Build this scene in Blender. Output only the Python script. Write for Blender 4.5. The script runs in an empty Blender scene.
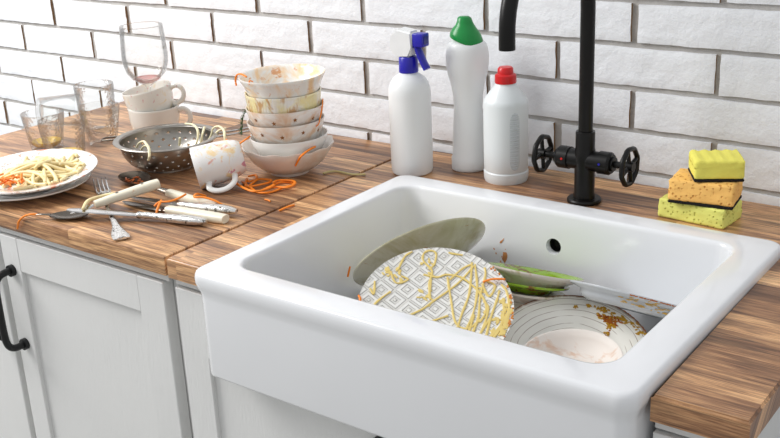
import bpy, bmesh, math, random
from mathutils import Vector, Matrix, noise
PI = math.pi
C = bpy.context.scene
COL = C.collection
# ------------------------------------------------------------------ camera
cd = bpy.data.cameras.new('camera'); cam = bpy.data.objects.new('camera', cd); COL.objects.link(cam); C.camera = cam
cd.sensor_width = 36; cd.lens = 48.22; cd.clip_start = .02
rt = Vector((0.8034862, 0.5937141, -0.0437436)); up = Vector((-0.1710605, 0.30063, 0.9382750)); fw = Vector((-0.5702177, 0.7464082, -0.3431131))
M = Matrix((rt, up, -fw)).transposed().to_4x4(); M.translation = Vector((0.70347, -1.45976, 0.52134)); cam.matrix_world = M
# ------------------------------------------------------------------ light
w = bpy.data.worlds.new('world'); C.world = w; w.use_nodes = True
wn = w.node_tree; bg = wn.nodes['Background']
wg = wn.nodes.new('ShaderNodeTexGradient'); wt = wn.nodes.new('ShaderNodeTexCoord'); wr = wn.nodes.new('ShaderNodeValToRGB')
wm = wn.nodes.new('ShaderNodeMapping'); wm.inputs['Rotation'].default_value = (0, -PI/2, 0); wm.inputs['Location'].default_value = (0, 0, 0)
ws = wn.nodes.new('ShaderNodeSeparateXYZ'); wn.links.new(wt.outputs['Generated'], ws.inputs[0])
wmr = wn.nodes.new('ShaderNodeMapRange'); wmr.inputs[1].default_value = -1; wmr.inputs[2].default_value = 1
wn.links.new(ws.outputs[2], wmr.inputs[0]); wn.links.new(wmr.outputs[0], wr.inputs[0])
wr.color_ramp.elements[0].color = (.54, .53, .52, 1); wr.color_ramp.elements[0].position = .35
wr.color_ramp.elements[1].color = (.95, .97, 1, 1); wr.color_ramp.elements[1].position = .72
wn.links.new(wr.outputs[0], bg.inputs[0]); bg.inputs[1].default_value = 0.65
def area(name, loc, target, sx, sy, e, col=(1, 1, 1)):
    l = bpy.data.lights.new(name, 'AREA'); l.shape = 'RECTANGLE'; l.size = sx; l.size_y = sy; l.energy = e; l.color = col
    o = bpy.data.objects.new(name, l); COL.objects.link(o); o.location = loc
    o.rotation_euler = (Vector(target) - Vector(loc)).to_track_quat('-Z', 'Y').to_euler()
    return o
area('window_light', (-1.65, -1.12, 1.25), (-.35, -.3, 0), .9, 1.1, 35, (1, .99, .98))
C.cycles.transparent_max_bounces = 48
C.view_settings.view_transform = 'Standard'; C.view_settings.look = 'None'; C.view_settings.gamma = 1
C.view_settings.use_curve_mapping = False; C.view_settings.exposure = 0.17

# ------------------------------------------------------------------ materials
def lin(c):
    return tuple(((v/255/12.92) if v/255 <= .04045 else ((v/255+.055)/1.055)**2.4) for v in c) + (1,)
class N:
    def __init__(s, name):
        s.m = bpy.data.materials.new(name); s.m.use_nodes = True; s.t = s.m.node_tree
        s.b = s.t.nodes['Principled BSDF']
    def n(s, typ, **k):
        o = s.t.nodes.new('ShaderNode'+typ)
        for a, v in k.items(): setattr(o, a, v)
        return o
    def l(s, a, b): s.t.links.new(a, b)
    def co(s, scale=(1, 1, 1), loc=(0, 0, 0), rot=(0, 0, 0), kind='Object'):
        t = s.n('TexCoord'); m = s.n('Mapping'); s.l(t.outputs[kind], m.inputs[0])
        m.inputs['Scale'].default_value = scale; m.inputs['Location'].default_value = loc; m.inputs['Rotation'].default_value = rot
        return m.outputs[0]
    def noise(s, v, scale, detail=3, rough=.5, dist=0):
        n = s.n('TexNoise'); s.l(v, n.inputs['Vector']); n.inputs['Scale'].default_value = scale; n.inputs['Detail'].default_value = detail
        n.inputs['Roughness'].default_value = rough; n.inputs['Distortion'].default_value = dist
        return n.outputs['Fac']
    def ramp(s, f, stops):
        r = s.n('ValToRGB'); s.l(f, r.inputs[0]); e = r.color_ramp.elements
        while len(e) < len(stops): e.new(.5)
        for i, (p, c) in enumerate(stops):
            e[i].position = p; e[i].color = c if len(c) == 4 else lin(c)
        return r.outputs[0]
    def mix(s, f, a, b, bt='MIX'):
        m = s.n('MixRGB', blend_type=bt)
        for i, x in ((0, f), (1, a), (2, b)):
            if hasattr(x, 'is_output'): s.l(x, m.inputs[i])
            else: m.inputs[i].default_value = x if i == 0 or len(x) == 4 else lin(x)
        return m.outputs[0]
    def math(s, op, a, b=0.):
        m = s.n('Math', operation=op)
        for i, x in ((0, a), (1, b)):
            if hasattr(x, 'is_output'): s.l(x, m.inputs[i])
            else: m.inputs[i].default_value = x
        return m.outputs[0]
    def bump(s, h, strength, dist=.001):
        b = s.n('Bump'); b.inputs['Strength'].default_value = strength; b.inputs['Distance'].default_value = dist
        s.l(h, b.inputs['Height']); s.l(b.outputs[0], s.b.inputs['Normal'])
    def set(s, col=None, rough=.5, metal=0, **k):
        if col is not None:
            if hasattr(col, 'is_output'): s.l(col, s.b.inputs['Base Color'])
            else: s.b.inputs['Base Color'].default_value = lin(col) if len(col) == 3 else col
        s.b.inputs['Roughness'].default_value = rough; s.b.inputs['Metallic'].default_value = metal
        for a, v in k.items(): s.b.inputs[a.replace('_', ' ')].default_value = v
        return s.m
def plain(name, col, rough=.4, metal=0, bump=None, **k):
    x = N(name); v = x.co()
    f = x.noise(v, 35, 3)
    c2 = tuple(max(0, int(a*.93)) for a in col)
    m = x.set(x.mix(f, col, c2), rough, metal, **k)
    if bump: x.bump(x.noise(v, bump[0], 4), bump[1], bump[2])
    return m
def stained(name, base, stains, rough=.18, coat=.3, bump=None, scale=(1, 1, 1)):
    """stains: list of (colour, noise scale, threshold, softness, strength, offset)"""
    x = N(name); v = x.co(scale); c = lin(base)
    cur = x.mix(x.noise(v, 12, 2), base, tuple(int(q*.97) for q in base))
    for (sc_, ns, th, so, st, off) in stains:
        vv = x.co(scale, (off, off*.7, off*1.3))
        f = x.noise(vv, ns, 5, .6, .8)
        g = x.ramp(f, [(th, (0, 0, 0, 1)), (min(1, th+so), (st, st, st, 1))])
        cur = x.mix(g, cur, sc_)
    x.set(cur, rough); x.b.inputs['Coat Weight'].default_value = coat
    if bump: x.bump(x.noise(v, bump[0], 3), bump[1], bump[2])
    return x.m

# ------------------------------------------------------------------ mesh helpers
def mk(name, bm, mat, parent=None, smooth=True, angle=40, loc=None):
    bmesh.ops.recalc_face_normals(bm, faces=bm.faces)
    me = bpy.data.meshes.new(name); bm.to_mesh(me); bm.free()
    for m in (mat if isinstance(mat, (list, tuple)) else [mat]): me.materials.append(m)
    if smooth:
        me.shade_smooth()
        if angle < 180: me.set_sharp_from_angle(angle=math.radians(angle))
    o = bpy.data.objects.new(name, me); COL.objects.link(o)
    if parent: o.parent = parent
    if loc: o.location = loc
    return o
def tag(o, label, cat, group=None):
    o['label'] = label; o['category'] = cat
    if group: o['group'] = group
    return o
def thing(name, label, cat, loc=(0, 0, 0), n=None, rz=0, group=None):
    o = bpy.data.objects.new(name, None); COL.objects.link(o); o.empty_display_size = .02
    if n is not None: o.matrix_world = frame(loc, n)
    else: o.location = loc; o.rotation_euler = (0, 0, rz)
    return tag(o, label, cat, group)
def frame(c, n, flip=False):
    z = Vector(n).normalized(); x = Vector((0, 1, 0)).cross(z)
    if x.length < 1e-4: x = Vector((1, 0, 0))
    x.normalize(); y = z.cross(x)
    m = Matrix((x, y, z)).transposed().to_4x4(); m.translation = Vector(c); return m
def struct(name, bm, mat, **k):
    o = mk(name, bm, mat, **k); o['kind'] = 'structure'; return o
def box(bm, x0, x1, y0, y1, z0, z1, bev=0, seg=2, mi=0):
    vs = [bm.verts.new((x, y, z)) for x in (x0, x1) for y in (y0, y1) for z in (z0, z1)]
    fs = [bm.faces.new([vs[i] for i in q]) for q in ((0, 1, 3, 2), (4, 6, 7, 5), (0, 4, 5, 1), (2, 3, 7, 6), (0, 2, 6, 4), (1, 5, 7, 3))]
    for f in fs: f.material_index = mi
    if bev:
        es = list({e for f in fs for e in f.edges})
        bmesh.ops.bevel(bm, geom=es, offset=bev, segments=seg, affect='EDGES', profile=.5)
    return vs
def lathe(bm, prof, n=64, mod=None, sy=1., c=(0, 0, 0), mi=0):
    rings = []
    for (r, z) in prof:
        if r < 1e-6: rings.append([bm.verts.new((c[0], c[1], c[2]+z))]); continue
        ring = []
        for i in range(n):
            a = 2*PI*i/n; rr, zz = (r, z) if mod is None else mod(r, z, a)
            ring.append(bm.verts.new((c[0]+rr*math.cos(a), c[1]+rr*math.sin(a)*sy, c[2]+zz)))
        rings.append(ring)
    for A, B in zip(rings, rings[1:]):
        for i in range(n):
            j = (i+1) % n
            if len(A) == 1 and len(B) == 1: break
            if len(A) == 1: f = bm.faces.new((A[0], B[i], B[j]))
            elif len(B) == 1: f = bm.faces.new((A[i], A[j], B[0]))
            else: f = bm.faces.new((A[i], A[j], B[j], B[i]))
            f.material_index = mi
    return rings
def cr(pts, k=6, closed=False):
    """Catmull-Rom resampling"""
    P = [Vector(p) for p in pts]; n = len(P); out = []
    if n < 3 and not closed: 
        return [P[0].lerp(P[1], i/k) for i in range(k+1)]
    for i in range(n if closed else n-1):
        if closed: a, b, c, d = P[i-1], P[i], P[(i+1) % n], P[(i+2) % n]
        else: a, b, c, d = P[max(i-1, 0)], P[i], P[i+1], P[min(i+2, n-1)]
        for j in range(k):
            t = j/k
            out.append(.5*((2*b)+(-a+c)*t+(2*a-5*b+4*c-d)*t*t+(-a+3*b-3*c+d)*t*t*t))
    if not closed: out.append(P[-1])
    return out
def sweep(bm, pts, wid, thk=None, n=10, upv=(0, 0, 1), closed=False, sq=2., mi=0):
    """elliptic (sq=2) or boxy (sq>2) cross-section swept along pts; wid/thk are half sizes, number or list"""
    P = [Vector(p) for p in pts]; m = len(P); U = Vector(upv)
    W = wid if isinstance(wid, (list, tuple)) else [wid]*m
    T = W if thk is None else (thk if isinstance(thk, (list, tuple)) else [thk]*m)
    def at(L, i):
        if len(L) == m: return L[i]
        u = i/(m-1)*(len(L)-1); k = min(int(u), len(L)-2); return L[k]+(L[k+1]-L[k])*(u-k)
    rings = []; ps = None
    for i in range(m):
        d = (P[(i+1) % m]-P[i-1]) if closed else (P[min(i+1, m-1)]-P[max(i-1, 0)])
        d.normalize(); s = d.cross(U)
        if s.length < .15:
            s = ps.copy() if ps else d.cross(Vector((0.3, 1, 0)))
            s = s-d*s.dot(d)
        s.normalize()
        if ps and s.dot(ps) < 0 and thk is None: s = -s
        ps = s; v = s.cross(d).normalized()
        ww, tt = at(W, i), at(T, i); ring = []
        for k in range(n):
            a = 2*PI*k/n; ca, sa = math.cos(a), math.sin(a)
            q = (abs(ca)**sq+abs(sa)**sq)**(-1/sq)
            ring.append(bm.verts.new(P[i]+s*(ww*ca*q)+v*(tt*sa*q)))
        rings.append(ring)
    R_ = range(m if closed else m-1)
    for i in R_:
        A, B = rings[i], rings[(i+1) % m]
        for k in range(n):
            f = bm.faces.new((A[k], A[(k+1) % n], B[(k+1) % n], B[k])); f.material_index = mi
    if not closed:
        for r in (rings[0], rings[-1]): bm.faces.new(r).material_index = mi
    return rings
def cyl(bm, a, b, r, r2=None, n=24, mi=0):
    a, b = Vector(a), Vector(b); d = (b-a).normalized()
    s = d.orthogonal().normalized(); v = d.cross(s); R2 = r if r2 is None else r2
    A = [bm.verts.new(a+(s*math.cos(2*PI*k/n)+v*math.sin(2*PI*k/n))*r) for k in range(n)]
    B = [bm.verts.new(b+(s*math.cos(2*PI*k/n)+v*math.sin(2*PI*k/n))*R2) for k in range(n)]
    for k in range(n): bm.faces.new((A[k], A[(k+1) % n], B[(k+1) % n], B[k])).material_index = mi
    bm.faces.new(A).material_index = mi; bm.faces.new(B).material_index = mi
def BM(): return bmesh.new()

# ------------------------------------------------------------------ materials used
x = N('painted brick'); v = x.co()
x.set(x.mix(x.noise(v, 9, 4), (240, 242, 245), (231, 233, 237)), .75); x.bump(x.noise(v, 90, 6, .65), .5, .004); M_brick = x.m
x = N('bare brick edge'); v = x.co(); x.set(x.mix(x.noise(v, 60, 4), (170, 140, 108), (112, 88, 66)), .9); M_edge = x.m
x = N('mortar'); v = x.co(); x.set(x.mix(x.noise(v, 40, 4), (190, 187, 183), (168, 164, 160)), .9); x.bump(x.noise(v, 200, 4), .5, .002); M_mortar = x.m

def wood(name, off):
    x = N(name)
    tc = x.n('TexCoord'); sp = x.n('SeparateXYZ'); x.l(tc.outputs['Object'], sp.inputs[0])
    yz = x.math('SUBTRACT', sp.outputs[1], x.math('MULTIPLY', sp.outputs[2], 1.0))
    PW = .046
    row = x.math('FLOOR', x.math('DIVIDE', x.math('ADD', yz, 2.005+off), PW))
    wn1 = x.n('TexWhiteNoise', noise_dimensions='1D'); x.l(row, wn1.inputs['W'])
    xs = x.math('ADD', sp.outputs[0], x.math('MULTIPLY', wn1.outputs['Value'], 3.0))
    seg = x.math('FLOOR', x.math('DIVIDE', xs, .47))
    wn2 = x.n('TexWhiteNoise', noise_dimensions='2D'); cb = x.n('CombineXYZ'); x.l(row, cb.inputs[0]); x.l(seg, cb.inputs[1]); x.l(cb.outputs[0], wn2.inputs['Vector'])
    # per-plank shifted grain coordinates
    cg = x.n('CombineXYZ'); x.l(x.math('ADD', x.math('MULTIPLY', xs, 1.), x.math('MULTIPLY', wn2.outputs['Value'], 9.)), cg.inputs[0])
    x.l(yz, cg.inputs[1]); x.l(x.math('MULTIPLY', wn2.outputs['Value'], 5.), cg.inputs[2])
    mp = x.n('Mapping'); x.l(cg.outputs[0], mp.inputs[0]); mp.inputs['Scale'].default_value = (2.8, 60, 1)
    g1 = x.noise(mp.outputs[0], 1.6, 5, .6, .9)
    mp2 = x.n('Mapping'); x.l(cg.outputs[0], mp2.inputs[0]); mp2.inputs['Scale'].default_value = (16, 420, 1)
    g2 = x.noise(mp2.outputs[0], 1.5, 4, .6, .3)
    base = x.ramp(wn2.outputs['Value'], [(0, (118, 84, 54)), (.3, (158, 120, 82)), (.65, (184, 146, 104)), (1, (208, 172, 128))])
    fg = x.n('Mapping'); x.l(cg.outputs[0], fg.inputs[0]); fg.inputs['Scale'].default_value = (4.5, 30, 1)
    fig = x.noise(fg.outputs[0], 1.2, 5, .62, .5)
    fc = x.ramp(fig, [(.34, (132, 102, 74)), (.46, (212, 186, 154)), (.58, (255, 248, 234))])
    gc = x.ramp(g1, [(.30, (112, 84, 58)), (.43, (190, 158, 122)), (.56, (252, 234, 206)), (.72, (222, 192, 154))])
    c = x.mix(.8, base, gc, 'MULTIPLY')
    c = x.mix(.75, c, fc, 'MULTIPLY')
    c = x.mix(1, c, (1.82, 1.80, 1.76, 1), 'MULTIPLY')
    fine = x.ramp(g2, [(.36, (140, 114, 90)), (.56, (255, 255, 255))])
    c = x.mix(.7, c, fine, 'MULTIPLY')
    hs = x.n('HueSaturation'); hs.inputs['Hue'].default_value = .506; hs.inputs['Saturation'].default_value = .86; x.l(c, hs.inputs['Color']); c = hs.outputs[0]
    # dark streaks
    mp3 = x.n('Mapping'); x.l(cg.outputs[0], mp3.inputs[0]); mp3.inputs['Scale'].default_value = (1.5, 30, 1)
    g3 = x.noise(mp3.outputs[0], 1.3, 2, .5, .6)
    st = x.ramp(g3, [(.475, (0, 0, 0, 1)), (.5, (.8, .8, .8, 1)), (.525, (0, 0, 0, 1))])
    st2 = x.mix(1, st, x.ramp(x.noise(x.co((2, 6, 2)), 2, 2), [(.5, (0, 0, 0, 1)), (.6, (1, 1, 1, 1))]), 'MULTIPLY')
    c = x.mix(st2, c, (70, 52, 42))
    x.set(c, .38); x.b.inputs['Coat Weight'].default_value = .12; x.b.inputs['Coat Roughness'].default_value = .25
    x.bump(g2, .12, .0006)
    return x.m
M_wood = wood('walnut board worktop', 0); M_wood2 = wood('walnut board worktop right', .352)

x = N('sink glaze'); v = x.co(); x.set(x.mix(x.noise(v, 6, 2), (238, 239, 241), (232, 233, 235)), .16); x.b.inputs['Coat Weight'].default_value = .4; M_sink = x.m
x = N('painted cabinet wood'); v = x.co((22, 22, 3)); g = x.noise(v, 14, 5, .6)
x.set(x.mix(x.noise(x.co(), 7, 3), (226, 226, 224), (216, 216, 214)), .5); x.bump(g, .5, .0015); M_cab = x.m
M_black = plain('black powder coated metal', (26, 26, 27), .42, .3)
M_blacktap = plain('matte black tap metal', (24, 23, 22), .34, .5)
M_steel = plain('polished steel', (205, 203, 200), .16, 1)
M_colander = plain('stainless colander steel', (170, 165, 158), .30, 1)
x = N('worn silver'); v = x.co(); f_ = x.noise(v, 150, 4, .65); x.set(x.mix(x.ramp(f_, [(.36, (0, 0, 0, 1)), (.46, (1, 1, 1, 1))]), (110, 104, 98), (228, 226, 222)), .25, 1); x.bump(f_, .5, .002); M_silver = x.m
M_darksteel = plain('tarnished steel blade', (120, 112, 104), .25, 1)
M_bone = stained('cream bone handle', (236, 228, 206), [((214, 150, 90), 60, .62, .12, .7, 1.1)], .3, .2)
M_floor = plain('pale floor', (186, 186, 182), .5)
M_white = plain('white plastic', (240, 241, 241), .32)
M_whitebody = stained('white bottle plastic', (236, 238, 238), [], .38, .1)
M_redbody = stained('cool white bottle plastic', (226, 231, 232), [], .36, .1)
M_blue = plain('blue plastic', (34, 30, 170), .28)
M_green = plain('green plastic cap', (10, 140, 62), .3)
M_red = plain('red plastic cap', (212, 24, 28), .3)
M_grip = plain('grey ribbed grip', (206, 212, 214), .4)
M_carrot = plain('carrot', (255, 142, 30), .5, bump=(300, .3, .0008))
M_noodle = plain('boiled noodle', (252, 232, 176), .4, bump=(80, .2, .0006))
M_noodle_pale = plain('pale noodle', (246, 236, 196), .4)
M_dill = plain('dill', (52, 84, 36), .5)
M_sauce = plain('yellow mustard sauce', (238, 212, 130), .3)
M_brown = plain('brown sauce crust', (168, 92, 26), .4)
M_curry = plain('curry sauce crust', (196, 150, 40), .35)
M_pad = plain('black scouring pad', (18, 18, 17), .95, bump=(700, 1, .002))
def sponge(name, c1, c2, cells, bs):
    x = N(name); v = x.co()
    vo = x.n('TexVoronoi'); x.l(v, vo.inputs['Vector']); vo.inputs['Scale'].default_value = cells
    f = x.ramp(vo.outputs['Distance'], [(.12, (0, 0, 0, 1)), (.34, (1, 1, 1, 1))])
    big = x.noise(v, cells*.5, 3)
    sel = x.ramp(big, [(.38, (0, 0, 0, 1)), (.5, (1, 1, 1, 1))])
    hole = x.mix(sel, (1, 1, 1, 1), f)
    x.set(x.mix(hole, c2, c1), .85); x.bump(hole, bs, .003); return x.m
M_sp_orange = sponge('orange cellulose sponge', (255, 200, 112), (234, 152, 62), 190, .8)
M_sp_lime = sponge('lime cellulose sponge', (238, 240, 130), (204, 208, 84), 190, .7)
M_sp_yellow = plain('yellow foam sponge', (252, 243, 112), .9, bump=(900, .8, .0015))
M_glass = bpy.data.materials.new('clear glass'); M_glass.use_nodes = True
gt = M_glass.node_tree; gt.nodes.clear()
go = gt.nodes.new('ShaderNodeOutputMaterial'); gm = gt.nodes.new('ShaderNodeMixShader'); ga = gt.nodes.new('ShaderNodeBsdfTransparent'); gb = gt.nodes.new('ShaderNodeBsdfGlossy'); gf = gt.nodes.new('ShaderNodeLayerWeight')
ga.inputs[0].default_value = (.985, .987, .983, 1); gb.inputs['Roughness'].default_value = .03; gf.inputs[0].default_value = .18
gr = gt.nodes.new('ShaderNodeMath'); gr.operation = 'MULTIPLY'; gr.inputs[1].default_value = .6
gt.links.new(gf.outputs['Fresnel'], gr.inputs[0]); gt.links.new(gr.outputs[0], gm.inputs[0]); gt.links.new(ga.outputs[0], gm.inputs[1]); gt.links.new(gb.outputs[0], gm.inputs[2]); gt.links.new(gm.outputs[0], go.inputs[0])
M_glass2 = M_glass.copy(); M_glass2.name = 'pressed glass'; g2t = M_glass2.node_tree
for q_ in g2t.nodes:
    if q_.type == 'LAYER_WEIGHT': q_.inputs[0].default_value = .28
    if q_.type == 'BSDF_GLOSSY': gl_ = q_; q_.inputs['Roughness'].default_value = .08
    if q_.type == 'BSDF_TRANSPARENT': q_.inputs[0].default_value = (.99, .99, .985, 1)
tc_ = g2t.nodes.new('ShaderNodeTexCoord'); vo_ = g2t.nodes.new('ShaderNodeTexVoronoi'); vo_.inputs['Scale'].default_value = 170; bp_ = g2t.nodes.new('ShaderNodeBump'); bp_.inputs['Strength'].default_value = .6; bp_.inputs['Distance'].default_value = .0012
g2t.links.new(tc_.outputs['Object'], vo_.inputs['Vector']); g2t.links.new(vo_.outputs['Distance'], bp_.inputs['Height']); g2t.links.new(bp_.outputs[0], gl_.inputs['Normal'])
for q_ in g2t.nodes:
    if q_.type == 'LAYER_WEIGHT': g2t.links.new(bp_.outputs[0], q_.inputs['Normal'])
x = N('wine dregs'); x.set((232, 150, 144), .1); x.b.inputs['Transmission Weight'].default_value = .8; x.b.inputs['IOR'].default_value = 1.33; M_wine = x.m
x = N('orange juice dregs'); x.set((250, 206, 40), .2); x.b.inputs['Transmission Weight'].default_value = .3; M_juice = x.m
OR = (238, 160, 84); YE = (240, 214, 130); BRN = (200, 120, 60)
M_por = stained('white porcelain', (240, 239, 235), [])
M_por_rim = stained('stained white porcelain', (241, 240, 236), [((240, 196, 130), 22, 0.470, .16, .75, 3.3), ((214, 140, 70), 70, 0.610, .08, .8, .4)])
M_por_rib = stained('yellow stained porcelain', (240, 238, 232), [((238, 224, 160), 24, 0.400, .14, .9, 2.3), ((196, 142, 74), 50, 0.510, .1, .8, 5.1)], scale=(1, 1, .5))
M_por_star = stained('smeared porcelain', (238, 234, 228), [((222, 180, 138), 20, 0.450, .16, .75, 7.7)], scale=(1, 1, 1.6))
M_por_warm = stained('beige smeared porcelain', (228, 219, 210), [((214, 170, 130), 18, 0.510, .2, .6, 1.7)])
M_por_plate = stained('speckled plate glaze', (240, 240, 237), [((170, 120, 80), 150, 0.570, .05, .85, 2.2), ((225, 110, 50), 30, 0.590, .06, .8, 9.)])
M_por_cup = stained('off white cup glaze', (240, 238, 230), [((210, 120, 130), 70, 0.615, .03, .6, 6.2), ((232, 200, 120), 40, 0.570, .1, .5, 3.1)])
M_por_mug = stained('spattered mug glaze', (243, 241, 238), [((244, 204, 120), 40, 0.545, .08, .7, 4.4), ((196, 70, 120), 45, 0.64, .04, .7, 8.6), ((222, 120, 80), 55, 0.59, .06, .6, 1.9)])
M_gold = plain('bronze star print', (150, 96, 44), .3, .2)
M_back = stained('olive stained plate back', (206, 202, 178), [((160, 150, 96), 14, 0.430, .2, .7, 3.), ((170, 110, 50), 40, 0.650, .04, .9, 5.)], .25)
M_greenpl = stained('lime green glaze', (150, 190, 40), [((130, 70, 30), 40, 0.550, .06, .9, 4.)])
M_saucer = stained('greasy white saucer glaze', (226, 218, 206), [((196, 150, 110), 30, 0.500, .12, .7, 1.), ((170, 160, 90), 22, 0.550, .1, .7, 3.)])
M_grayback = stained('cool white plate glaze', (196, 201, 205), [])
M_pink = stained('grease tinged bowl glaze', (228, 220, 212), [((204, 160, 124), 30, .57, .1, .6, 2.)], .55, 0)
# striped plate: hand painted rings
x = N('ring striped glaze'); tc = x.n('TexCoord'); sp = x.n('SeparateXYZ'); x.l(tc.outputs['Object'], sp.inputs[0])
r2 = x.math('SQRT', x.math('ADD', x.math('POWER', sp.outputs[0], 2.), x.math('POWER', sp.outputs[1], 2.)))
rw = x.math('ADD', r2, x.math('MULTIPLY', x.noise(tc.outputs['Object'], 14, 2), .006))
fr = x.math('FRACT', x.math('DIVIDE', rw, .0085))
ln = x.ramp(fr, [(.38, (0, 0, 0, 1)), (.46, (.9, .9, .9, 1)), (.54, (0, 0, 0, 1))])
brk = x.ramp(x.noise(x.co(), 26, 2), [(.34, (0, 0, 0, 1)), (.46, (1, 1, 1, 1))])
ln = x.mix(1, ln, brk, 'MULTIPLY')
cc = x.mix(ln, (238, 236, 228), (128, 100, 84))
edge = x.ramp(x.math('ADD', r2, x.math('MULTIPLY', x.noise(tc.outputs['Object'], 160, 3), .004)), [(.0992, (0, 0, 0, 1)), (.1, (1, 1, 1, 1))])
cc = x.mix(edge, cc, (120, 74, 44)); x.set(cc, .22); x.b.inputs['Coat Weight'].default_value = .3; M_striped = x.m
# embossed diamond plate
x = N('embossed diamond glaze'); tc = x.n('TexCoord'); mp = x.n('Mapping'); x.l(tc.outputs['Object'], mp.inputs[0])
mp.inputs['Rotation'].default_value = (0, 0, math.radians(50)); mp.inputs['Scale'].default_value = (1/.034, 1/.034, 1)
sp = x.n('SeparateXYZ'); x.l(mp.outputs[0], sp.inputs[0])
def cell(o): return x.math('ABSOLUTE', x.math('SUBTRACT', x.math('FRACT', o), .5))
dd = x.math('ADD', cell(sp.outputs[0]), cell(sp.outputs[1]))      # diamond distance, 0..1
dd = x.math('ABSOLUTE', x.math('SUBTRACT', dd, .5)) if False else dd
tri = x.math('ABSOLUTE', x.math('SUBTRACT', x.math('FRACT', x.math('MULTIPLY', x.math('ADD', dd, .02), 3.)), .5))
h = x.ramp(tri, [(.14, (0, 0, 0, 1)), (.26, (1, 1, 1, 1))])
x.set(x.mix(h, (222, 220, 214), (238, 237, 232)), .25); x.b.inputs['Coat Weight'].default_value = .3; x.bump(h, 1, .0022); M_diamond = x.m

# ------------------------------------------------------------------ SETTING
H_, L_, Z4 = .0659, .2562, .0154
bm = BM(); rng = random.Random(4)
XW0, XW1 = -2.3, 1.45
def brick(x0, x1, z0, z1):
    nx, nz = 30, 8; gx, gz = (x1-x0), (z1-z0); off = rng.uniform(-.0012, .0012); seed = rng.uniform(0, 50)
    je = [rng.uniform(-.0012, .0012) for _ in range(4)]
    F = {}
    for i in range(nx+1):
        for j in range(nz+1):
            # rows near the edges are packed so that the arris can round off
            u, w_ = i/nx, j/nz
            X = x0+gx*u; Z = z0+gz*w_+je[0]*(u-.5)*(1-w_)*2+je[1]*(u-.5)*w_*2
            dx = min(X-x0, x1-X); dz = min(Z-z0, z1-Z) if 0 < j < nz else 0
            e = 1 if (i in (0, nx) or j in (0, nz)) else 0
            nz_ = noise.noise(Vector((X*38+seed, Z*60, seed)))*.0014+noise.noise(Vector((X*110+seed, Z*120, 3)))*.0010
            y = off+nz_+(.0010 if e else 0)
            if e:
                wob = noise.noise(Vector((X*45, Z*45, seed)))*.0011
                if j in (0, nz): Z += wob
                if i in (0, nx): X += wob
            F[i, j] = bm.verts.new((X, y, Z))
    for i in range(nx):
        for j in range(nz): bm.faces.new((F[i, j], F[i+1, j], F[i+1, j+1], F[i, j+1]))
    loop = [(i, 0) for i in range(nx)]+[(nx, j) for j in range(nz)]+[(i, nz) for i in range(nx, 0, -1)]+[(0, j) for j in range(nz, 0, -1)]
    back = [bm.verts.new((F[k].co.x, .0125, F[k].co.z)) for k in loop]
    for a in range(len(loop)):
        q = (a+1) % len(loop)
        f = bm.faces.new((F[loop[a]], F[loop[q]], back[q], back[a]))
        if loop[a][0] in (0, nx) and loop[q][0] in (0, nx): f.material_index = 1
m2 = .0052
for k in range(-6, 12):
    z0 = Z4+(k-1)*H_; ph = (-1.476 if k % 2 == 0 else -1.346)-L_*4
    for i in range(0, 18):
        a = ph+i*L_+m2; b_ = ph+(i+1)*L_-m2
        if a < XW0 or b_ > XW1: continue
        a += rng.uniform(-.002, .002); b_ += rng.uniform(-.002, .002)
        brick(a, b_, z0+m2*.8, z0+H_-m2*.8)
o = struct('wall_back', bm, [M_brick, M_edge], angle=50)
bm = BM(); box(bm, XW0, XW1, .0058, .12, -.9, .85)
struct('wall_back.001', bm, M_mortar, smooth=False)
bm = BM(); box(bm, -3, 2.2, -3, .12, -.92, -.9); struct('floor', bm, M_floor, smooth=False)

# worktops
YF = -.600
bm = BM(); box(bm, -1.13, -.3422, YF, -.003, -.029, 0, .0026)
tag(mk('countertop', bm, M_wood), 'left brown wooden worktop carrying the dirty dishes and cutlery', 'worktop')
bm = BM()
poly = [(-.3375, -.003), (-.3375, YF), (-.2590, YF), (-.2590, -.1640), (.3565, -.1640), (.3565, YF), (.4535, YF), (.4535, -.003)]
T = [bm.verts.new((a, b_, 0)) for a, b_ in poly]; B_ = [bm.verts.new((a, b_, -.029)) for a, b_ in poly]
bm.faces.new(T); bm.faces.new(B_)
for i in range(8): bm.faces.new((T[i], T[(i+1) % 8], B_[(i+1) % 8], B_[i]))
bmesh.ops.bevel(bm, geom=[e for e in bm.edges if all(v.co.z > -.001 for v in e.verts)], offset=.0026, segments=3, affect='EDGES')
tag(mk('countertop', bm, M_wood2), 'right brown wooden worktop cut out around the white sink', 'worktop')

# ---- cabinets
def panel_door(parent, x0, x1, z0, z1, st, top, yf=-.592, notch=None, dz=.007):
    """shaker door: frame boards + recessed panel"""
    yb = yf+.020; bm = BM()
    box(bm, x0, x0+st[0], yf, yb, z0, z1, .0012, 1)
    if notch: box(bm, x0+st[0]-.0012, notch[1], yf, yb, notch[0]-.0002, z1)
    box(bm, x1-st[1], x1, yf, yb, z0, z1 if not notch else notch[0], .0012, 1)
    zt = z1 if not notch else notch[0]
    box(bm, x0+st[0], x1-st[1], yf+.0004, yb, zt-top, zt-.0003, .0008, 1)
    box(bm, x0+st[0], x1-st[1], yf+.0004, yb, z0, z0+.07, .0008, 1)
    d = mk('door', bm, M_cab, parent, angle=30)
    bm = BM(); box(bm, x0+st[0]-.002, x1-st[1]+.002, yf+dz, yb-.002, z0+.068, zt-top+.003)
    mk('door_panel', bm, M_cab, d, smooth=False)
    return d
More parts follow.
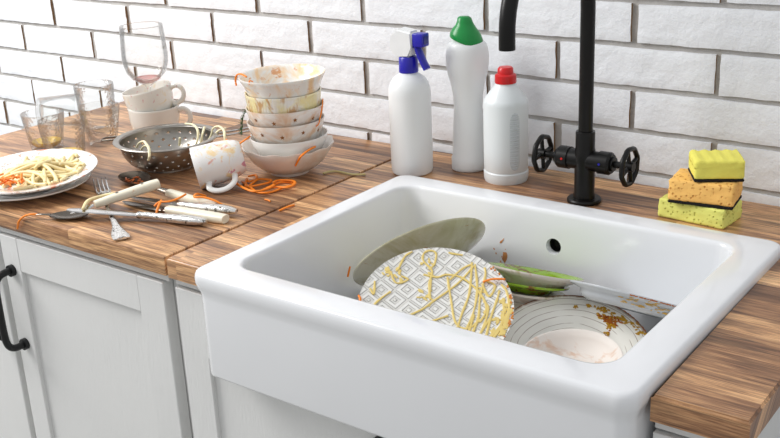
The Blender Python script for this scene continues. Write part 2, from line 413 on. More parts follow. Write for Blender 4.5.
def pull(parent, xx, z0, z1, yf=-.592):
    bm = BM()
    pts = [(xx, yf, z1), (xx, yf-.018, z1), (xx, yf-.028, z1-.004), (xx, yf-.034, z1-.014), (xx, yf-.036, z1-.035), (xx, yf-.036, z0+.035), (xx, yf-.034, z0+.014), (xx, yf-.028, z0+.004), (xx, yf-.018, z0), (xx, yf, z0)]
    sweep(bm, cr(pts, 4), .0058, n=14, upv=(1, 0, 0))
    for z in (z0, z1): cyl(bm, (xx, yf-.0005, z), (xx, yf-.007, z), .0098)
    return mk('handle', bm, M_black, parent)
ZB = -.82
t = thing('base_cabinet', 'white painted base cabinet with a black bar handle under the left worktop', 'cabinet', (-.74, -.3, -.9))
t.location = (0, 0, 0)
bm = BM(); box(bm, -1.125, -.352, -.571, -.02, ZB, -.0295); box(bm, -1.125, -.352, -.588, -.571, -.043, -.0298, .0008, 1); box(bm, -1.10, -.352, -.52, -.04, -.9, ZB)
mk('body', bm, M_cab, t, smooth=False)
d = panel_door(t, -.747, -.3625, ZB+.004, -.046, (.045, .055), .057); pull(d, -.7245, -.235, -.104)
d = panel_door(t, -1.122, -.7625, ZB+.004, -.046, (.055, .045), .057); pull(d, -.785, -.235, -.104)
t = thing('sink_cabinet', 'white painted cabinet below the ceramic sink', 'cabinet')
bm = BM(); box(bm, -.338, -.30, -.571, -.02, ZB, -.0295); box(bm, .357, .44, -.571, -.02, ZB, -.0295); box(bm, -.30, .37, -.571, -.55, ZB, -.150)
box(bm, -.30, .37, -.04, -.02, ZB, -.0295); box(bm, -.30, .37, -.55, -.04, ZB, ZB+.02); box(bm, -.338, -.256, -.588, -.571, -.043, -.0298, .0008, 1); box(bm, .357, .44, -.588, -.571, -.043, -.0298, .0008, 1)
box(bm, -.33, .43, -.52, -.04, -.9, ZB)
mk('body', bm, M_cab, t, smooth=False)
d = panel_door(t, -.337, .045, ZB+.004, -.046, (.053, .055), .014, notch=(-.1415, -.2615)); pull(d, .012, -.305, -.174)
bm = BM()
yf = -.592; yb = -.572
box(bm, .048, .10, yf, yb, ZB+.004, -.144, .0012, 1); box(bm, .38, .44, yf, yb, ZB+.004, -.144, .0012, 1); box(bm, .357, .44, yf+.0001, yb, -.1445, -.046, .0006, 1)
box(bm, .10, .38, yf+.0004, yb, -.16, -.1443, .0008, 1); box(bm, .10, .38, yf+.0004, yb, ZB+.004, ZB+.07)
d = mk('door', bm, M_cab, t, angle=30)
bm = BM(); box(bm, .098, .382, yf+.007, yb-.002, ZB+.068, -.158); mk('door_panel', bm, M_cab, d, smooth=False)
pull(d, .075, -.305, -.174)

# ---- sink
def rring(bm, x0, x1, y0, y1, r, z, k=8):
    vs = []
    for cx, cy, a0 in ((x1-r, y1-r, 0), (x0+r, y1-r, 90), (x0+r, y0+r, 180), (x1-r, y0+r, 270)):
        for i in range(k+1):
            a = math.radians(a0+90*i/k); vs.append(bm.verts.new((cx+r*math.cos(a), cy+r*math.sin(a), z)))
    return vs
OX0, OX1, OY0, OY1 = -.2565, .3552, -.637, -.1655
IX0, IX1, IY0, IY1 = -.2185, .3065, -.5905, -.2095
bm = BM(); R_ = []
def ro(off, r, z): R_.append(rring(bm, OX0+off, OX1-off, OY0+off, OY1-off, r, z))
def ri(off, r, z): R_.append(rring(bm, IX0-off, IX1+off, IY0-off, IY1+off, r, z))
ro(.010, .014, -.1385); ro(.0075, .016, -.1375); ro(.0065, .017, -.1345); ro(.0062, .018, -.026); ro(.0052, .019, -.018); ro(.0022, .021, -.0105); ro(.0003, .022, -.004); ro(0, .0225, .002); ro(.0006, .0222, .0065); ro(.0022, .021, .0098); ro(.0048, .020, .0116); ro(.0075, .019, .012)
ri(.0045, .033, .012); ri(.0018, .032, .0112); ri(.0002, .031, .009); ri(-.0008, .031, .005); ri(-.0022, .031, -.02); ri(-.006, .032, -.08); ri(-.0095, .034, -.108); ri(-.018, .036, -.121); ri(-.032, .038, -.1285); ri(-.055, .04, -.130)
for A, B2 in zip(R_, R_[1:]):
    n_ = len(A)
    for i in range(n_): bm.faces.new((A[i], A[(i+1) % n_], B2[(i+1) % n_], B2[i]))
bm.faces.new(R_[0]); bm.faces.new(R_[-1])
sink = mk('sink', bm, M_sink, angle=60)
# real overflow hole cut into the back wall
OVX, OVZ = .0435, -.0405
bm = BM(); lathe(bm, [(0, -.03), (.0112, -.03), (.0112, .008), (.0122, .012), (.0148, .0155), (.0185, .0175), (.0185, .03), (0, .03)], 40)
for v_ in bm.verts:
    if v_.co.z < -.02: v_.co.z = -.0115
cut = mk('cut', bm, M_sink); cut.matrix_world = frame((OVX, -.216+.0008, OVZ), (0, -1, .045)) @ Matrix.Translation((0, 0, -.0135))
md = sink.modifiers.new('b', 'BOOLEAN'); md.object = cut; md.operation = 'DIFFERENCE'; md.solver = 'EXACT'
bpy.context.view_layer.update()
dg = bpy.context.evaluated_depsgraph_get(); nm = bpy.data.meshes.new_from_object(sink.evaluated_get(dg))
sink.modifiers.clear(); sink.data = nm; nm.shade_smooth(); nm.set_sharp_from_angle(angle=math.radians(50))
bpy.data.objects.remove(cut)
tag(sink, 'large white ceramic farmhouse sink full of dirty plates', 'sink')
bm = BM(); lathe(bm, [(0, 0), (.0109, 0), (.0109, .0112), (.0104, .0112), (.0104, .001), (0, .001)], 32)
o = mk('overflow_shade_insert', bm, plain('painted overflow shade', (14, 12, 10), .6), sink); o.matrix_world = frame((OVX, -.1925, OVZ), (0, -1, 0))  # near-black insert, its colour stands in for the shade inside the hole
# dried sauce splashes on the basin wall
bm = BM(); rg = random.Random(2)
def blob(bm, c, n, rx, ry, rot, h=.0006, k=14, jag=.35, rg=rg):
    n = Vector(n).normalized(); s = Vector((0, 0, 1)).cross(n) if abs(n.z) < .95 else Vector((1, 0, 0)); s.normalize(); u = n.cross(s)
    c = Vector(c); ce = bm.verts.new(c+n*h); ring = []; base = []
    for i in range(k):
        a = 2*PI*i/k; q = 1+rg.uniform(-jag, jag); X = rx*math.cos(a)*q; Y = ry*math.sin(a)*q
        X, Y = X*math.cos(rot)-Y*math.sin(rot), X*math.sin(rot)+Y*math.cos(rot)
        ring.append(bm.verts.new(c+(s*X+u*Y)*.85+n*h*.8)); base.append(bm.verts.new(c+s*X+u*Y-n*h*.3))
    for i in range(k):
        j = (i+1) % k; bm.faces.new((ce, ring[i], ring[j])); bm.faces.new((ring[i], base[i], base[j], ring[j]))
    bm.faces.new(base)
WN = (0, -1, .07)
def bw(X, Z): return (X, -.2118-(abs(Z)-.02)*.065, Z)
SPL = [(-.042, -.049, .005, .0015, .9), (-.037, -.073, .0045, .008, .0), (-.041, -.085, .004, .003, .3)]
for X, Z, a, b_, r in SPL: blob(bm, bw(X, Z), WN, a, b_, r)
for _ in range(26): blob(bm, bw(-.041+rg.gauss(0, .008), -.088+rg.gauss(0, .011)), WN, rg.uniform(.0006, .0018), rg.uniform(.0006, .0014), rg.random()*3, k=7)
mk('sauce_stain', bm, plain('tan sauce splash', (206, 138, 78), .4), sink)

# ------------------------------------------------------------------ TAP
TX, TY = .044, -.119
t = thing('kitchen_tap', 'matte black bridge style tap with two handwheels behind the sink', 'tap', (TX, TY, 0))
bm = BM(); lathe(bm, [(0, 0), (.025, 0), (.0255, .002), (.0252, .0048), (.024, .006), (0, .006)], 48); mk('base_flange', bm, M_blacktap, t)
bm = BM(); lathe(bm, [(0, .005), (.0158, .005), (.0158, .012), (.0150, .014), (.0150, .055), (.0165, .066), (.0150, .08), (.0142, .083), (.0142, .106), (.0136, .108), (.0108, .108), (0, .108)], 40)
cyl(bm, (-.026, 0, .064), (.026, 0, .064), .0150, n=36)
for s in (-1, 1):
    cyl(bm, (s*.024, 0, .064), (s*.040, 0, .064), .0168, n=36); cyl(bm, (s*.040, 0, .064), (s*.0435, 0, .064), .0168, .0140, n=36); cyl(bm, (s*.0435, 0, .064), (s*.047, 0, .064), .0105, n=30)
mk('tap_body', bm, M_blacktap, t)
bm = BM(); reach = .222; rr = reach/2; zc = .285
pts = [Vector((0, 0, .1)), Vector((0, 0, .2)), Vector((0, 0, zc-.02))]+[Vector((0, -rr+rr*math.cos(a), zc+rr*math.sin(a))) for a in [PI*i/24 for i in range(25)]]+[Vector((0, -reach, .268))]
sweep(bm, pts, .0105, n=28, upv=(1, 0, 0)); mk('spout', bm, M_blacktap, t)
bm = BM(); cyl(bm, (0, -reach, .272), (0, -reach, .2665), .0104, n=30); mk('aerator', bm, M_blacktap, t)
for s, rot in ((-1, .15), (1, .35)):
    bm = BM(); cyl(bm, (s*.045, 0, .064), (s*.070, 0, .064), .0050, n=20)
    st = mk('valve_stem', bm, M_blacktap, t)
    bm = BM(); n6 = 8
    cxs = s*.0700
    ring = [(cxs, .0275*math.cos(2*PI*(i+rot)/n6), .064+.0275*math.sin(2*PI*(i+rot)/n6)) for i in range(n6)]
    P_ = []
    for i in range(n6):
        a, b_ = Vector(ring[i]), Vector(ring[(i+1) % n6]); P_ += [a.lerp(b_, .12), a.lerp(b_, .5), a.lerp(b_, .88)]
    sweep(bm, P_, .0036, .0040, n=10, upv=(1, 0, 0), closed=True)
    for i in range(4):
        a = 2*PI*(i*2+rot)/n6; cyl(bm, (cxs, 0, .064), (cxs, .027*math.cos(a), .064+.027*math.sin(a)), .0034, .0030, n=10)
    cyl(bm, (s*.065, 0, .064), (s*.0765, 0, .064), .0075, n=20)
    mk('handwheel', bm, M_blacktap, t)
for s, mcol, nm in ((-1, M_red, 'red'), (1, M_blue, 'blue')):
    bm = BM(); cyl(bm, (s*.030, -.0166, .066), (s*.030, -.0172, .066), .0018, n=12)
    o = mk('temperature_dot', bm, mcol, t); o['label'] = nm+' dot'

# ------------------------------------------------------------------ BOTTLES
t = thing('spray_bottle', 'white spray bottle with blue trigger and nozzle behind the sink', 'bottle', (-.2665, -.1225, 0)); t.scale = (1, 1, 1.02)
bm = BM(); lathe(bm, [(0, .001), (.030, 0), (.0325, .0015), (.034, .006), (.0345, .02), (.0345, .128), (.0338, .138), (.031, .147), (.026, .1545), (.019, .160), (.0145, .163), (.0135, .168), (0, .168)], 64)
mk('bottle_body', bm, M_whitebody, t)
bm = BM(); lathe(bm, [(0, .164), (.0152, .164), (.0156, .166), (.0152, .187), (.0135, .189), (0, .189)], 48, mod=lambda r, z, a: (r*(1+.012*math.cos(24*a)) if r > .015 else r, z)); mk('collar', bm, M_blue, t)
def prism(bm, poly, y0, y1, bev=.002):
    A = [bm.verts.new((a, y0, b_)) for a, b_ in poly]; B2 = [bm.verts.new((a, y1, b_)) for a, b_ in poly]; k = len(poly)
    fs = [bm.faces.new(A), bm.faces.new(B2)]+[bm.faces.new((A[i], A[(i+1) % k], B2[(i+1) % k], B2[i])) for i in range(k)]
    if bev: bmesh.ops.bevel(bm, geom=list({e for f in fs for e in f.edges}), offset=bev, segments=3, affect='EDGES')
head = thing('h', '', '', (0, 0, 0)); bpy.data.objects.remove(head)
bm = BM(); prism(bm, [(-.010, .186), (.010, .188), (.014, .205), (.016, .229), (-.014, .233), (-.027, .222), (-.030, .203), (-.022, .190)], -.0125, .0125, .0035); mk('spray_head', bm, M_white, t)
bm = BM(); box(bm, .015, .035, -.010, .010, .206, .2265, .002); mk('nozzle', bm, M_blue, t)
bm = BM(); box(bm, .0345, .0358, -.006, .006, .2105, .2225, .0004, 1); mk('nozzle_face', bm, plain('dark blue plastic', (20, 16, 120), .3), t)
bm = BM(); sweep(bm, cr([(.018, 0, .208), (.021, 0, .199), (.027, 0, .186), (.036, 0, .171)], 5), .0080, .0038, n=12, upv=(0, 0, 1), sq=3.)
sweep(bm, cr([(.018, 0, .206), (.006, 0, .203), (-.006, 0, .196), (-.012, 0, .189)], 4), .007, .003, n=10)
mk('trigger', bm, M_blue, t)

t = thing('toilet_cleaner_bottle', 'tall white waisted bottle with slanted green cap against the brick wall', 'bottle', (-.1915, -.0655, 0), rz=math.radians(-2))
R3 = math.radians(37)
bm = BM(); lathe(bm, [(0, .001), (.026, 0), (.0285, .002), (.029, .006), (.029, .022), (.0272, .025), (.0265, .05), (.0245, .08), (.0232, .105), (.0240, .125), (.0275, .145), (.0318, .160), (.0343, .175), (.0346, .190), (.0334, .200), (.030, .209), (.024, .214), (0, .216)], 64, sy=.78)
o = mk('bottle_body', bm, M_whitebody, t); o.rotation_euler = (0, 0, R3)
bm = BM()
sh = lambda r, z, a: (r, z+.55*r*-math.cos(a)*(1 if z < .222 else .3))
def capmod(r, z, a):
    k = max(0, 1-(z-.207)/.045)
    return (r, z-r*math.cos(a)*.42*k)
lathe(bm, [(0, .207), (.0265, .2085), (.0275, .211), (.0262, .219), (.0215, .229), (.0160, .236), (.0125, .243), (.0110, .249), (.0080, .2515), (0, .252)], 48, mod=capmod, sy=.85)
for v_ in bm.verts:
    if v_.co.z > .225: v_.co.x += -(v_.co.z-.225)*.15
o = mk('cap', bm, M_green, t); o.rotation_euler = (0, 0, R3)

t = thing('bleach_bottle', 'white bottle with bright red screw cap and ribbed grip left of the tap', 'bottle', (-.111, -.083, 0))
bm = BM(); lathe(bm, [(0, .002), (.030, .002), (.0335, .0), (.0348, .003), (.0355, .010), (.0355, .016), (.0338, .018), (.0350, .021), (.0352, .05), (.0352, .124), (.0346, .129), (.0325, .133), (.0225, .147), (.0175, .153), (.0155, .156), (.0150, .161), (0, .161)], 64)
mk('bottle_body', bm, M_redbody, t)
bm = BM(); lathe(bm, [(0, .157), (.0165, .157), (.0169, .159), (.0165, .169), (.0150, .1705), (.0125, .1715), (.0122, .179), (.0100, .1815), (0, .182)], 48, mod=lambda r, z, a: (r*(1+.015*math.cos(30*a)) if .158 < z < .17 else r, z)); mk('cap', bm, M_red, t)
bm = BM(); az = math.radians(-36)
nu, nv = 12, 70; G = []
for j in range(nv+1):
    z = .024+.092*j/nv; q = (z-.07)/.046; hw = .0088*(max(0, 1-abs(q)**6)**.5)+.0004; row = []
    for i in range(nu+1):
        s = -1+2*i/nu; a = az+s*hw/.0355; rad = .0351+.0006*(1-s*s)+.0006*math.sin(z/.0034*2*PI)*(1-s**4)
        row.append(bm.verts.new((rad*math.cos(a), rad*math.sin(a), z)))
    G.append(row)
for j in range(nv):
    for i in range(nu): bm.faces.new((G[j][i], G[j][i+1], G[j+1][i+1], G[j+1][i]))
mk('grip_panel', bm, M_grip, t)

# ------------------------------------------------------------------ SPONGES
def rough_box(w_, d_, h_, seed, wav=0, amp=.0007, skew=0):
    bm = BM(); box(bm, -w_/2, w_/2, -d_/2, d_/2, 0, h_, .0028, 2)
    bmesh.ops.subdivide_edges(bm, edges=[e for e in bm.edges if e.calc_length() > .006], cuts=12, use_grid_fill=True)
    for v_ in bm.verts:
        p = v_.co; d = Vector((noise.noise(p*120+Vector((seed, 0, 0))), noise.noise(p*120+Vector((0, seed, 0))), noise.noise(p*120+Vector((0, 0, seed)))))*amp*2
        if p.z < .003: d.z = max(0, d.z)*.2
        if wav and p.z > h_*.6: d.z += wav*(math.sin(p.x*2*PI/.015+p.y*20)-1)*.5
        v_.co = p+d
    return bm
t = thing('sponge', 'pale lime yellow sponge lying lowest in the sponge stack', 'sponge', (.2140, -.102, 0), rz=math.radians(-5), group='kitchen sponges stacked by the tap')
mk('foam', rough_box(.098, .060, .0275, 3), M_sp_lime, t, angle=180)
t = thing('sponge', 'orange sponge with black scourer in the middle of the sponge stack', 'sponge', (.222, -.107, .0283), rz=math.radians(7), group='kitchen sponges stacked by the tap')
mk('foam', (lambda b: (bmesh.ops.translate(b, verts=b.verts, vec=(0, 0, .0038)), b)[1])(rough_box(.088, .058, .030, 9)), M_sp_orange, t, angle=180)
bm = BM(); box(bm, -.044, .044, -.029, .029, 0, .0040, .001, 1); o = mk('scouring_pad', bm, M_pad, t, smooth=False); o['label'] = 'black scouring pad'
t = thing('sponge', 'bright yellow sponge with wavy top and black scourer on top of the stack', 'sponge', (.232, -.099, .0628), rz=math.radians(30), group='kitchen sponges stacked by the tap')
mk('foam', (lambda b: (bmesh.ops.translate(b, verts=b.verts, vec=(0, 0, .0038)), b)[1])(rough_box(.066, .056, .027, 5, wav=.0022, amp=.0004)), M_sp_yellow, t, angle=180)
bm = BM(); box(bm, -.033, .033, -.028, .028, 0, .0040, .001, 1); o = mk('scouring_pad', bm, M_pad, t, smooth=False); o['label'] = 'black scouring pad'

# ------------------------------------------------------------------ CROCKERY
def plate_prof(R, h, well=.62, foot=.55, th=.0032):
    """closed profile with z=0 at the RIM plane, body below"""
    o = [(0, -h+.001), (R*foot-.003, -h+.001), (R*foot-.002, -h-.0015), (R*foot, -h-.0018), (R*foot+.0025, -h), (R*well+.003, -h+.0012), (R*(well+.06)+.002, -h*.66), (R*.84, -h*.36), (R*.985, -.0028), (R, -.0012), (R*.998, .0002), (R*.985, .0002)]
    i = [(R*.84, -h*.36+th*.95), (R*(well+.06), -h*.66+th*1.1), (R*well-.001, -h+th+.0008), (R*well*.8, -h+th), (0, -h+th)]
    return o+i
def plate(name, label, c, n, R, h, mat, group=None, under=None, **k):
    """mesh plate with rim centre c and eating-side normal n"""
    bm = BM(); lathe(bm, plate_prof(R, h, **k), 96)
    if under:
        for f in bm.faces:
            if (f.calc_center_median().xy.length > R*.1) and f.index < 0: pass
    o = mk(name, bm, mat, angle=60); o.matrix_world = frame(c, n)
    return tag(o, label, 'plate' if 'plate' in name else ('saucer' if 'saucer' in name else 'bowl'), group)
SG = 'dirty dishes piled in the sink'
# patterned plate with sauce
C1, N1 = (.009, -.464, -.042), (.256, -.358, .898)
def zc1(q): return -.0065*(1-min(1, q)**3)
bm = BM(); lathe(bm, [(0, -.0115), (.047, -.0115), (.048, -.0135), (.051, -.0135), (.0525, -.0118)]+[(.1*q, zc1(q)-.0040) for q in (.6, .7, .8, .9, .96)]+[(.0994, -.0022), (.1, -.0010), (.0997, .0002)]+[(.1*q, zc1(q)) for q in (.985, .96, .92, .88, .82, .74, .64, .5, .3)]+[(0, zc1(0))], 96)
p1 = mk('dinner_plate', bm, M_diamond, angle=60); p1.matrix_world = frame(C1, N1); tag(p1, 'white plate embossed with diamonds and streaked with yellow sauce, in the sink', 'plate', SG)
SA = [[(-.077,.021),(-.083,.043),(-.080,.056)],[(-.014,.008),(-.031,.028),(-.040,.047),(-.060,.054),(-.066,.064),(-.062,.072),(-.053,.073),(-.045,.059),(-.045,.047)],[(-.040,.084),(-.036,.085),(-.022,.091)],
[(-.018,.051),(.008,.023),(.031,-.001),(.045,-.006),(.054,.000),(.057,.018)],[(-.023,-.035),(-.013,-.011),(-.009,.010),(-.001,.050),(-.000,.085)],[(.042,-.011),(.032,.014),(.022,.043),(.007,.069),(-.005,.088)],[(.052,-.006),(.043,.023),(.026,.056),(-.000,.088)],
[(-.013,.049),(-.010,.073),(-.003,.087)],[(.061,-.004),(.053,.020),(.036,.048),(.022,.080),(.014,.090)],[(.026,.056),(.046,.045),(.056,.032),(.059,.014)],[(.026,.067),(.045,.055),(.042,.073),(.029,.074)],
[(.079,-.001),(.066,.029),(.056,.058),(.051,.070)],[(.085,.004),(.082,.031),(.063,.062)],[(.092,.008),(.085,.035),(.076,.055),(.060,.073),(.048,.079)],[(-.046,.036),(-.029,.043),(-.021,.054),(-.001,.061),(.026,.056)],
[(-.008,.009),(-.018,.012),(-.033,.035)],[(.057,-.007),(.046,.020),(.050,.008)],[(-.063,-.065),(-.066,-.036),(-.063,-.013)],[(-.086,-.026),(-.077,-.030),(-.089,-.013)],[(-.083,.013),(-.066,.003),(-.057,.017),(-.068,.016)],
[(.066,.029),(.07,.0),(.076,-.03),(.068,-.055)],[(.082,.031),(.088,.01),(.085,-.02)],[(.044,.045),(.054,.04),(.064,.02),(.07,.0)],[(.02,.0),(.0,-.03),(-.03,-.05)],[(.04,-.01),(.03,-.04),(.0,-.07)]]
def pz(x_, y_, R=.1, h=.014, well=.80, th=.0032):
    r = math.hypot(x_, y_)
    P_ = [(0, -h+th), (R*well*.8, -h+th), (R*well-.001, -h+th+.0008), (R*(well+.06), -h*.66+th*1.1)]+([(R*.84, -h*.36+th*.95)] if well < .77 else [])+[(R*.985, .0002), (R*2, .0002)]
    for (a, za), (b_, zb) in zip(P_, P_[1:]):
        if a <= r <= b_: return za+(zb-za)*(r-a)/(b_-a)
    return 0
rg = random.Random(8); bm = BM()
for s in SA:
    q = cr([(a, b_, 0) for a, b_ in s], 7)
    q = [Vector((v_.x, v_.y, zc1(v_.xy.length/.1)+.0006)) for v_ in q]
    sweep(bm, q, [.0015+.0007*noise.noise(Vector((i*.35, s[0][0]*90, 0))) for i in range(len(q))], .0011, n=8)
for _ in range(70):   # thick smear round the right rim and pooled spots
    a = rg.uniform(-1.3, .75); r = rg.triangular(.078, .097, .094)
    X, Y = r*math.cos(a), r*math.sin(a); blob(bm, (X, Y, zc1(math.hypot(X, Y)/.1)), (0, 0, 1), rg.uniform(.003, .006), rg.uniform(.002, .004), a+PI/2, h=.0016, rg=rg)
for _ in range(30):
    X, Y = rg.choice([(.022, .058), (-.045, .045), (-.065, .02), (-.085, .01), (.06, .03), (-.02, .01)]); X += rg.gauss(0, .008); Y += rg.gauss(0, .006)
    if math.hypot(X, Y) < .095: blob(bm, (X, Y, zc1(math.hypot(X, Y)/.1)), (0, 0, 1), rg.uniform(.002, .006), rg.uniform(.001, .003), rg.random()*3, h=.0011, rg=rg)
mk('yellow_sauce', bm, M_sauce, p1)
bm = BM()
for _ in range(46):
    a = rg.uniform(-1.2, 1.35); r = rg.uniform(.0955, .0995); X, Y = r*math.cos(a), r*math.sin(a)
    blob(bm, (X, Y, zc1(math.hypot(X, Y)/.1)), (0, 0, 1), rg.uniform(.001, .003), rg.uniform(.0008, .0016), a+PI/2, h=.0016, k=9, rg=rg)
mk('brown_crust', bm, plain('orange brown crust', (220, 140, 60), .4), p1)
F1 = frame(C1, N1)
def carrot(pts, label, r=.0014, F=None, taper=True, name='carrot_shred', group='carrot shreds', mat=None):
    bm = BM(); q = cr(pts, 6)
    if name == 'carrot_shred' and len(pts) > 3 and not F: r *= 1.18
    if F: q = [F @ v_ for v_ in q]
    sweep(bm, q, [r*.75, r, r*.95, r, r*.7] if taper else r, r*.72 if r < .003 else None, n=8)
    return tag(mk(name, bm, mat or M_carrot, None, angle=180), label, 'carrot' if name == 'carrot_shred' else 'noodle', group)
carrot([(.026, .069, -.001), (.035, .077, .0030), (.049, .086, .0040)], 'short orange carrot shred on the diamond plate rim, right side', .0018, F1)
carrot([(-.079, -.056, .002), (-.083, -.050, .0035), (-.089, -.046, .002)], 'orange carrot scrap on the left rim of the diamond plate', .0018, F1)

# back plate, underside towards us
C0, N0 = (-.118, -.318, -.047), (-.635, .317, .705)
p0 = plate('dinner_plate', 'plate with olive stained underside tilted up behind the diamond plate', C0, N0, .103, .026, M_back, SG, foot=.56, well=.60)
F0 = frame(C0, N0)
# green saucer stack
C2, N2 = Vector((.062, -.298, -.044)), Vector((-.014, .369, .929)).normalized()
def lime(c, n, R, h, label, mats=None):
    bm = BM(); pr_ = plate_prof(R, h, well=.55, foot=.5); lathe(bm, pr_, 80)
    for f in bm.faces:
        m_ = f.calc_center_median(); r = m_.xy.length
        f.normal_update()
    me_faces = list(bm.faces); k = 80
    # outer profile faces come first; inner faces get the green glaze
    for i, f in enumerate(me_faces):
        if i >= k*(10): f.material_index = 1
    o = mk('saucer', bm, mats or [M_saucer, M_greenpl], angle=60); o.matrix_world = frame(c, n); return tag(o, label, 'saucer', SG)
lime(C2, N2, .066, .020, 'white saucer with lime green inside, uppermost of the green pair below the overflow')
lime(C2-N2*.0125+Vector((-.010, -.004, -.002)), (-.03, .33, .944), .059, .013, 'second green saucer, tucked under the upper lime green one', [M_greenpl, M_greenpl])
plate('saucer', 'greyish saucer at the bottom of the green saucer stack', C2-N2*.026+Vector((-.012, -.0, -.002)), (-.02, .30, .954), .056, .014, M_saucer, SG, foot=.5)
# right back plate
p3 = plate('dinner_plate', 'cool white plate leaning at the right back corner, underside in view', (.209, -.294, -.050), (.012, .470, .883), .089, .017, M_grayback, SG, foot=.7, well=.74)
bm = BM(); rg = random.Random(21)
def zout(r, R=.089, h=.017, well=.74):
    P_ = [(R*well+.003, -h+.0012), (R*(well+.06)+.002, -h*.66), (R*.84, -h*.36), (R*.985, -.0028), (R, -.0012)]
    for (a, za), (b_, zb) in zip(P_, P_[1:]):
        if a <= r <= b_: return za+(zb-za)*(r-a)/(b_-a)
    return -.002
for _ in range(22):
    a = math.radians(rg.choice([-70, -55, -48, -40, -30])+rg.gauss(0, 4)); r = rg.uniform(.070, .085)
    blob(bm, (r*math.cos(a), r*math.sin(a), zout(r)), (0, 0, -1), rg.uniform(.0012, .0032), rg.uniform(.001, .0024), 0, h=.0008, k=9, rg=rg)
for i in range(40):
    a = math.radians(-86+i*1.7); r = .0735+rg.uniform(-.001, .002); blob(bm, (r*math.cos(a), r*math.sin(a), zout(r)-.0004), (0, 0, -1), .0022, .0014, 0, h=.0008, k=9, rg=rg)
mk('curry_drips', bm, plain('mustard yellow drips', (222, 176, 70), .35), p3)
bm = BM()
for _ in range(46):
    a = math.radians(rg.uniform(-75, -15)); blob(bm, (.0884*math.cos(a), .0884*math.sin(a), -.0016), (math.cos(a), math.sin(a), -.4), rg.uniform(.001, .0026), rg.uniform(.0006, .0011), 0, h=.0008, k=8, rg=rg)
mk('brown_crust', bm, M_brown, p3)
# striped plate
C4, N4 = (.165, -.392, -.0925), (.155, -.259, .953)
p4 = plate('dinner_plate', 'white plate painted with thin brown rings and crusted curry on its rim', C4, N4, .1005, .018, M_striped, SG)
F4 = frame(C4, N4); bm = BM(); rg = random.Random(31)
def pz4(a, b_): return pz(a, b_, .1005, .018, .62)
cl4 = [(.010, .078, .016, .006, 3), (.0, .088, .012, .003, 3), (.016, .070, .007, .005, 3), (.025, .085, .010, .003, 2), (.042, .082, .012, .003, 2), (.06, .073, .01, .003, 2), (.075, .06, .008, .003, 2), (.084, .044, .006, .003, 3), (.075, .034, .005, .006, 4), (.088, .022, .004, .007, 3), (.080, .018, .003, .004, 2), (-.035, .075, .001, .001, 1), (-.02, .084, .002, .001, 1), (.02, .06, .003, .001, 1)]
for X0, Y0, sx, sy, k in cl4:
    for _ in range(k*6):
        X, Y = X0+rg.gauss(0, sx*.55), Y0+rg.gauss(0, sy*.6)
        if math.hypot(X, Y) > .099: continue
        blob(bm, (X, Y, pz4(X, Y)), (0, 0, 1), rg.uniform(.001, .0042), rg.uniform(.0008, .0018), rg.gauss(-.3, .7), h=.0009, rg=rg)
mk('curry_sauce', bm, M_curry, p4)
bm = BM()
for X0, Y0, sx, sy, k in [(.012, .078, .012, .004, 5), (.086, .03, .004, .012, 3), (.018, .074, .01, .002, 3)]:
    for _ in range(k*7):
        X, Y = X0+rg.gauss(0, sx*.6), Y0+rg.gauss(0, sy*.6)
        if math.hypot(X, Y) > .099: continue
        blob(bm, (X, Y, pz4(X, Y)), (0, 0, 1), rg.uniform(.001, .0034), rg.uniform(.0006, .0014), rg.gauss(-.3, .6), h=.0014, rg=rg)
for i in range(60):
    a = rg.uniform(.1, 1.9); r = .0998; blob(bm, (r*math.cos(a), r*math.sin(a), -.0003), (0, 0, 1), rg.uniform(.0008, .002), rg.uniform(.0005, .001), a+PI/2, h=.0012, k=8, rg=rg)
for i in range(12): blob(bm, (.021+rg.gauss(0, .0012), .046+i*.0022, pz4(.021, .046+i*.0022)), (0, 0, 1), .0016, .0013, 0, h=.0006, rg=rg)
mk('brown_crust', bm, M_brown, p4)
# small bowl in front
def bowl_prof(R, h, rb, th=.0028, lip=0., foot=.004):
    o = [(0, foot*.4), (rb-.003, foot*.4), (rb-.0022, 0), (rb, 0), (rb+.0004, foot)]
    k = 8
    for i in range(1, k+1):
        u = i/k; o.append((rb+.001+(R-rb-.001)*math.sin(u*PI/2)**.9 if lip == 0 else rb+(R-rb)*(u**.8), foot+(h-foot)*(1-math.cos(u*PI/2)) if lip == 0 else foot+(h-foot)*u))
    o[-1] = (R, h-.0012); o += [(R-.0004, h), (R-.0018, h)]
    i_ = [(max(0, a-th), b_+th*.6) for a, b_ in o[5:-3]][::-1]
    return o+i_+[(max(.001, (rb-th)*.8), foot+th*.6), (0, foot+th*.5)]
t5 = (.2125, -.489, -.048)
bm = BM(); pf = [(0, -.0405), (.030, -.0405), (.031, -.042), (.0335, -.042), (.036, -.038), (.048, -.028), (.0565, -.010), (.0595, -.0025), (.060, -.001), (.0592, .0003), (.0578, .0002), (.0535, -.008), (.0455, -.019), (.034, -.0235), (0, -.0245)]
lathe(bm, pf, 80); o = mk('small_bowl', bm, M_pink, angle=60); o.matrix_world = frame(t5, (-.01, -.13, .99)); tag(o, 'small pinkish stained bowl resting on the striped plate at the sink front', 'bowl', SG)
F5 = frame(t5, (-.01, -.13, .99))
carrot([(.048, .006, -.009), (.045, .001, -.0115), (.046, -.006, -.011)], 'dark red carrot scrap inside the small pinkish bowl', .0016, F5, mat=plain('reddish carrot', (206, 60, 20), .4))
carrot([(-.2035, -.374, -.066), (-.2045, -.376, -.073), (-.2050, -.379, -.081)], 'orange carrot scrap stuck on the left inner wall of the sink', .0018)
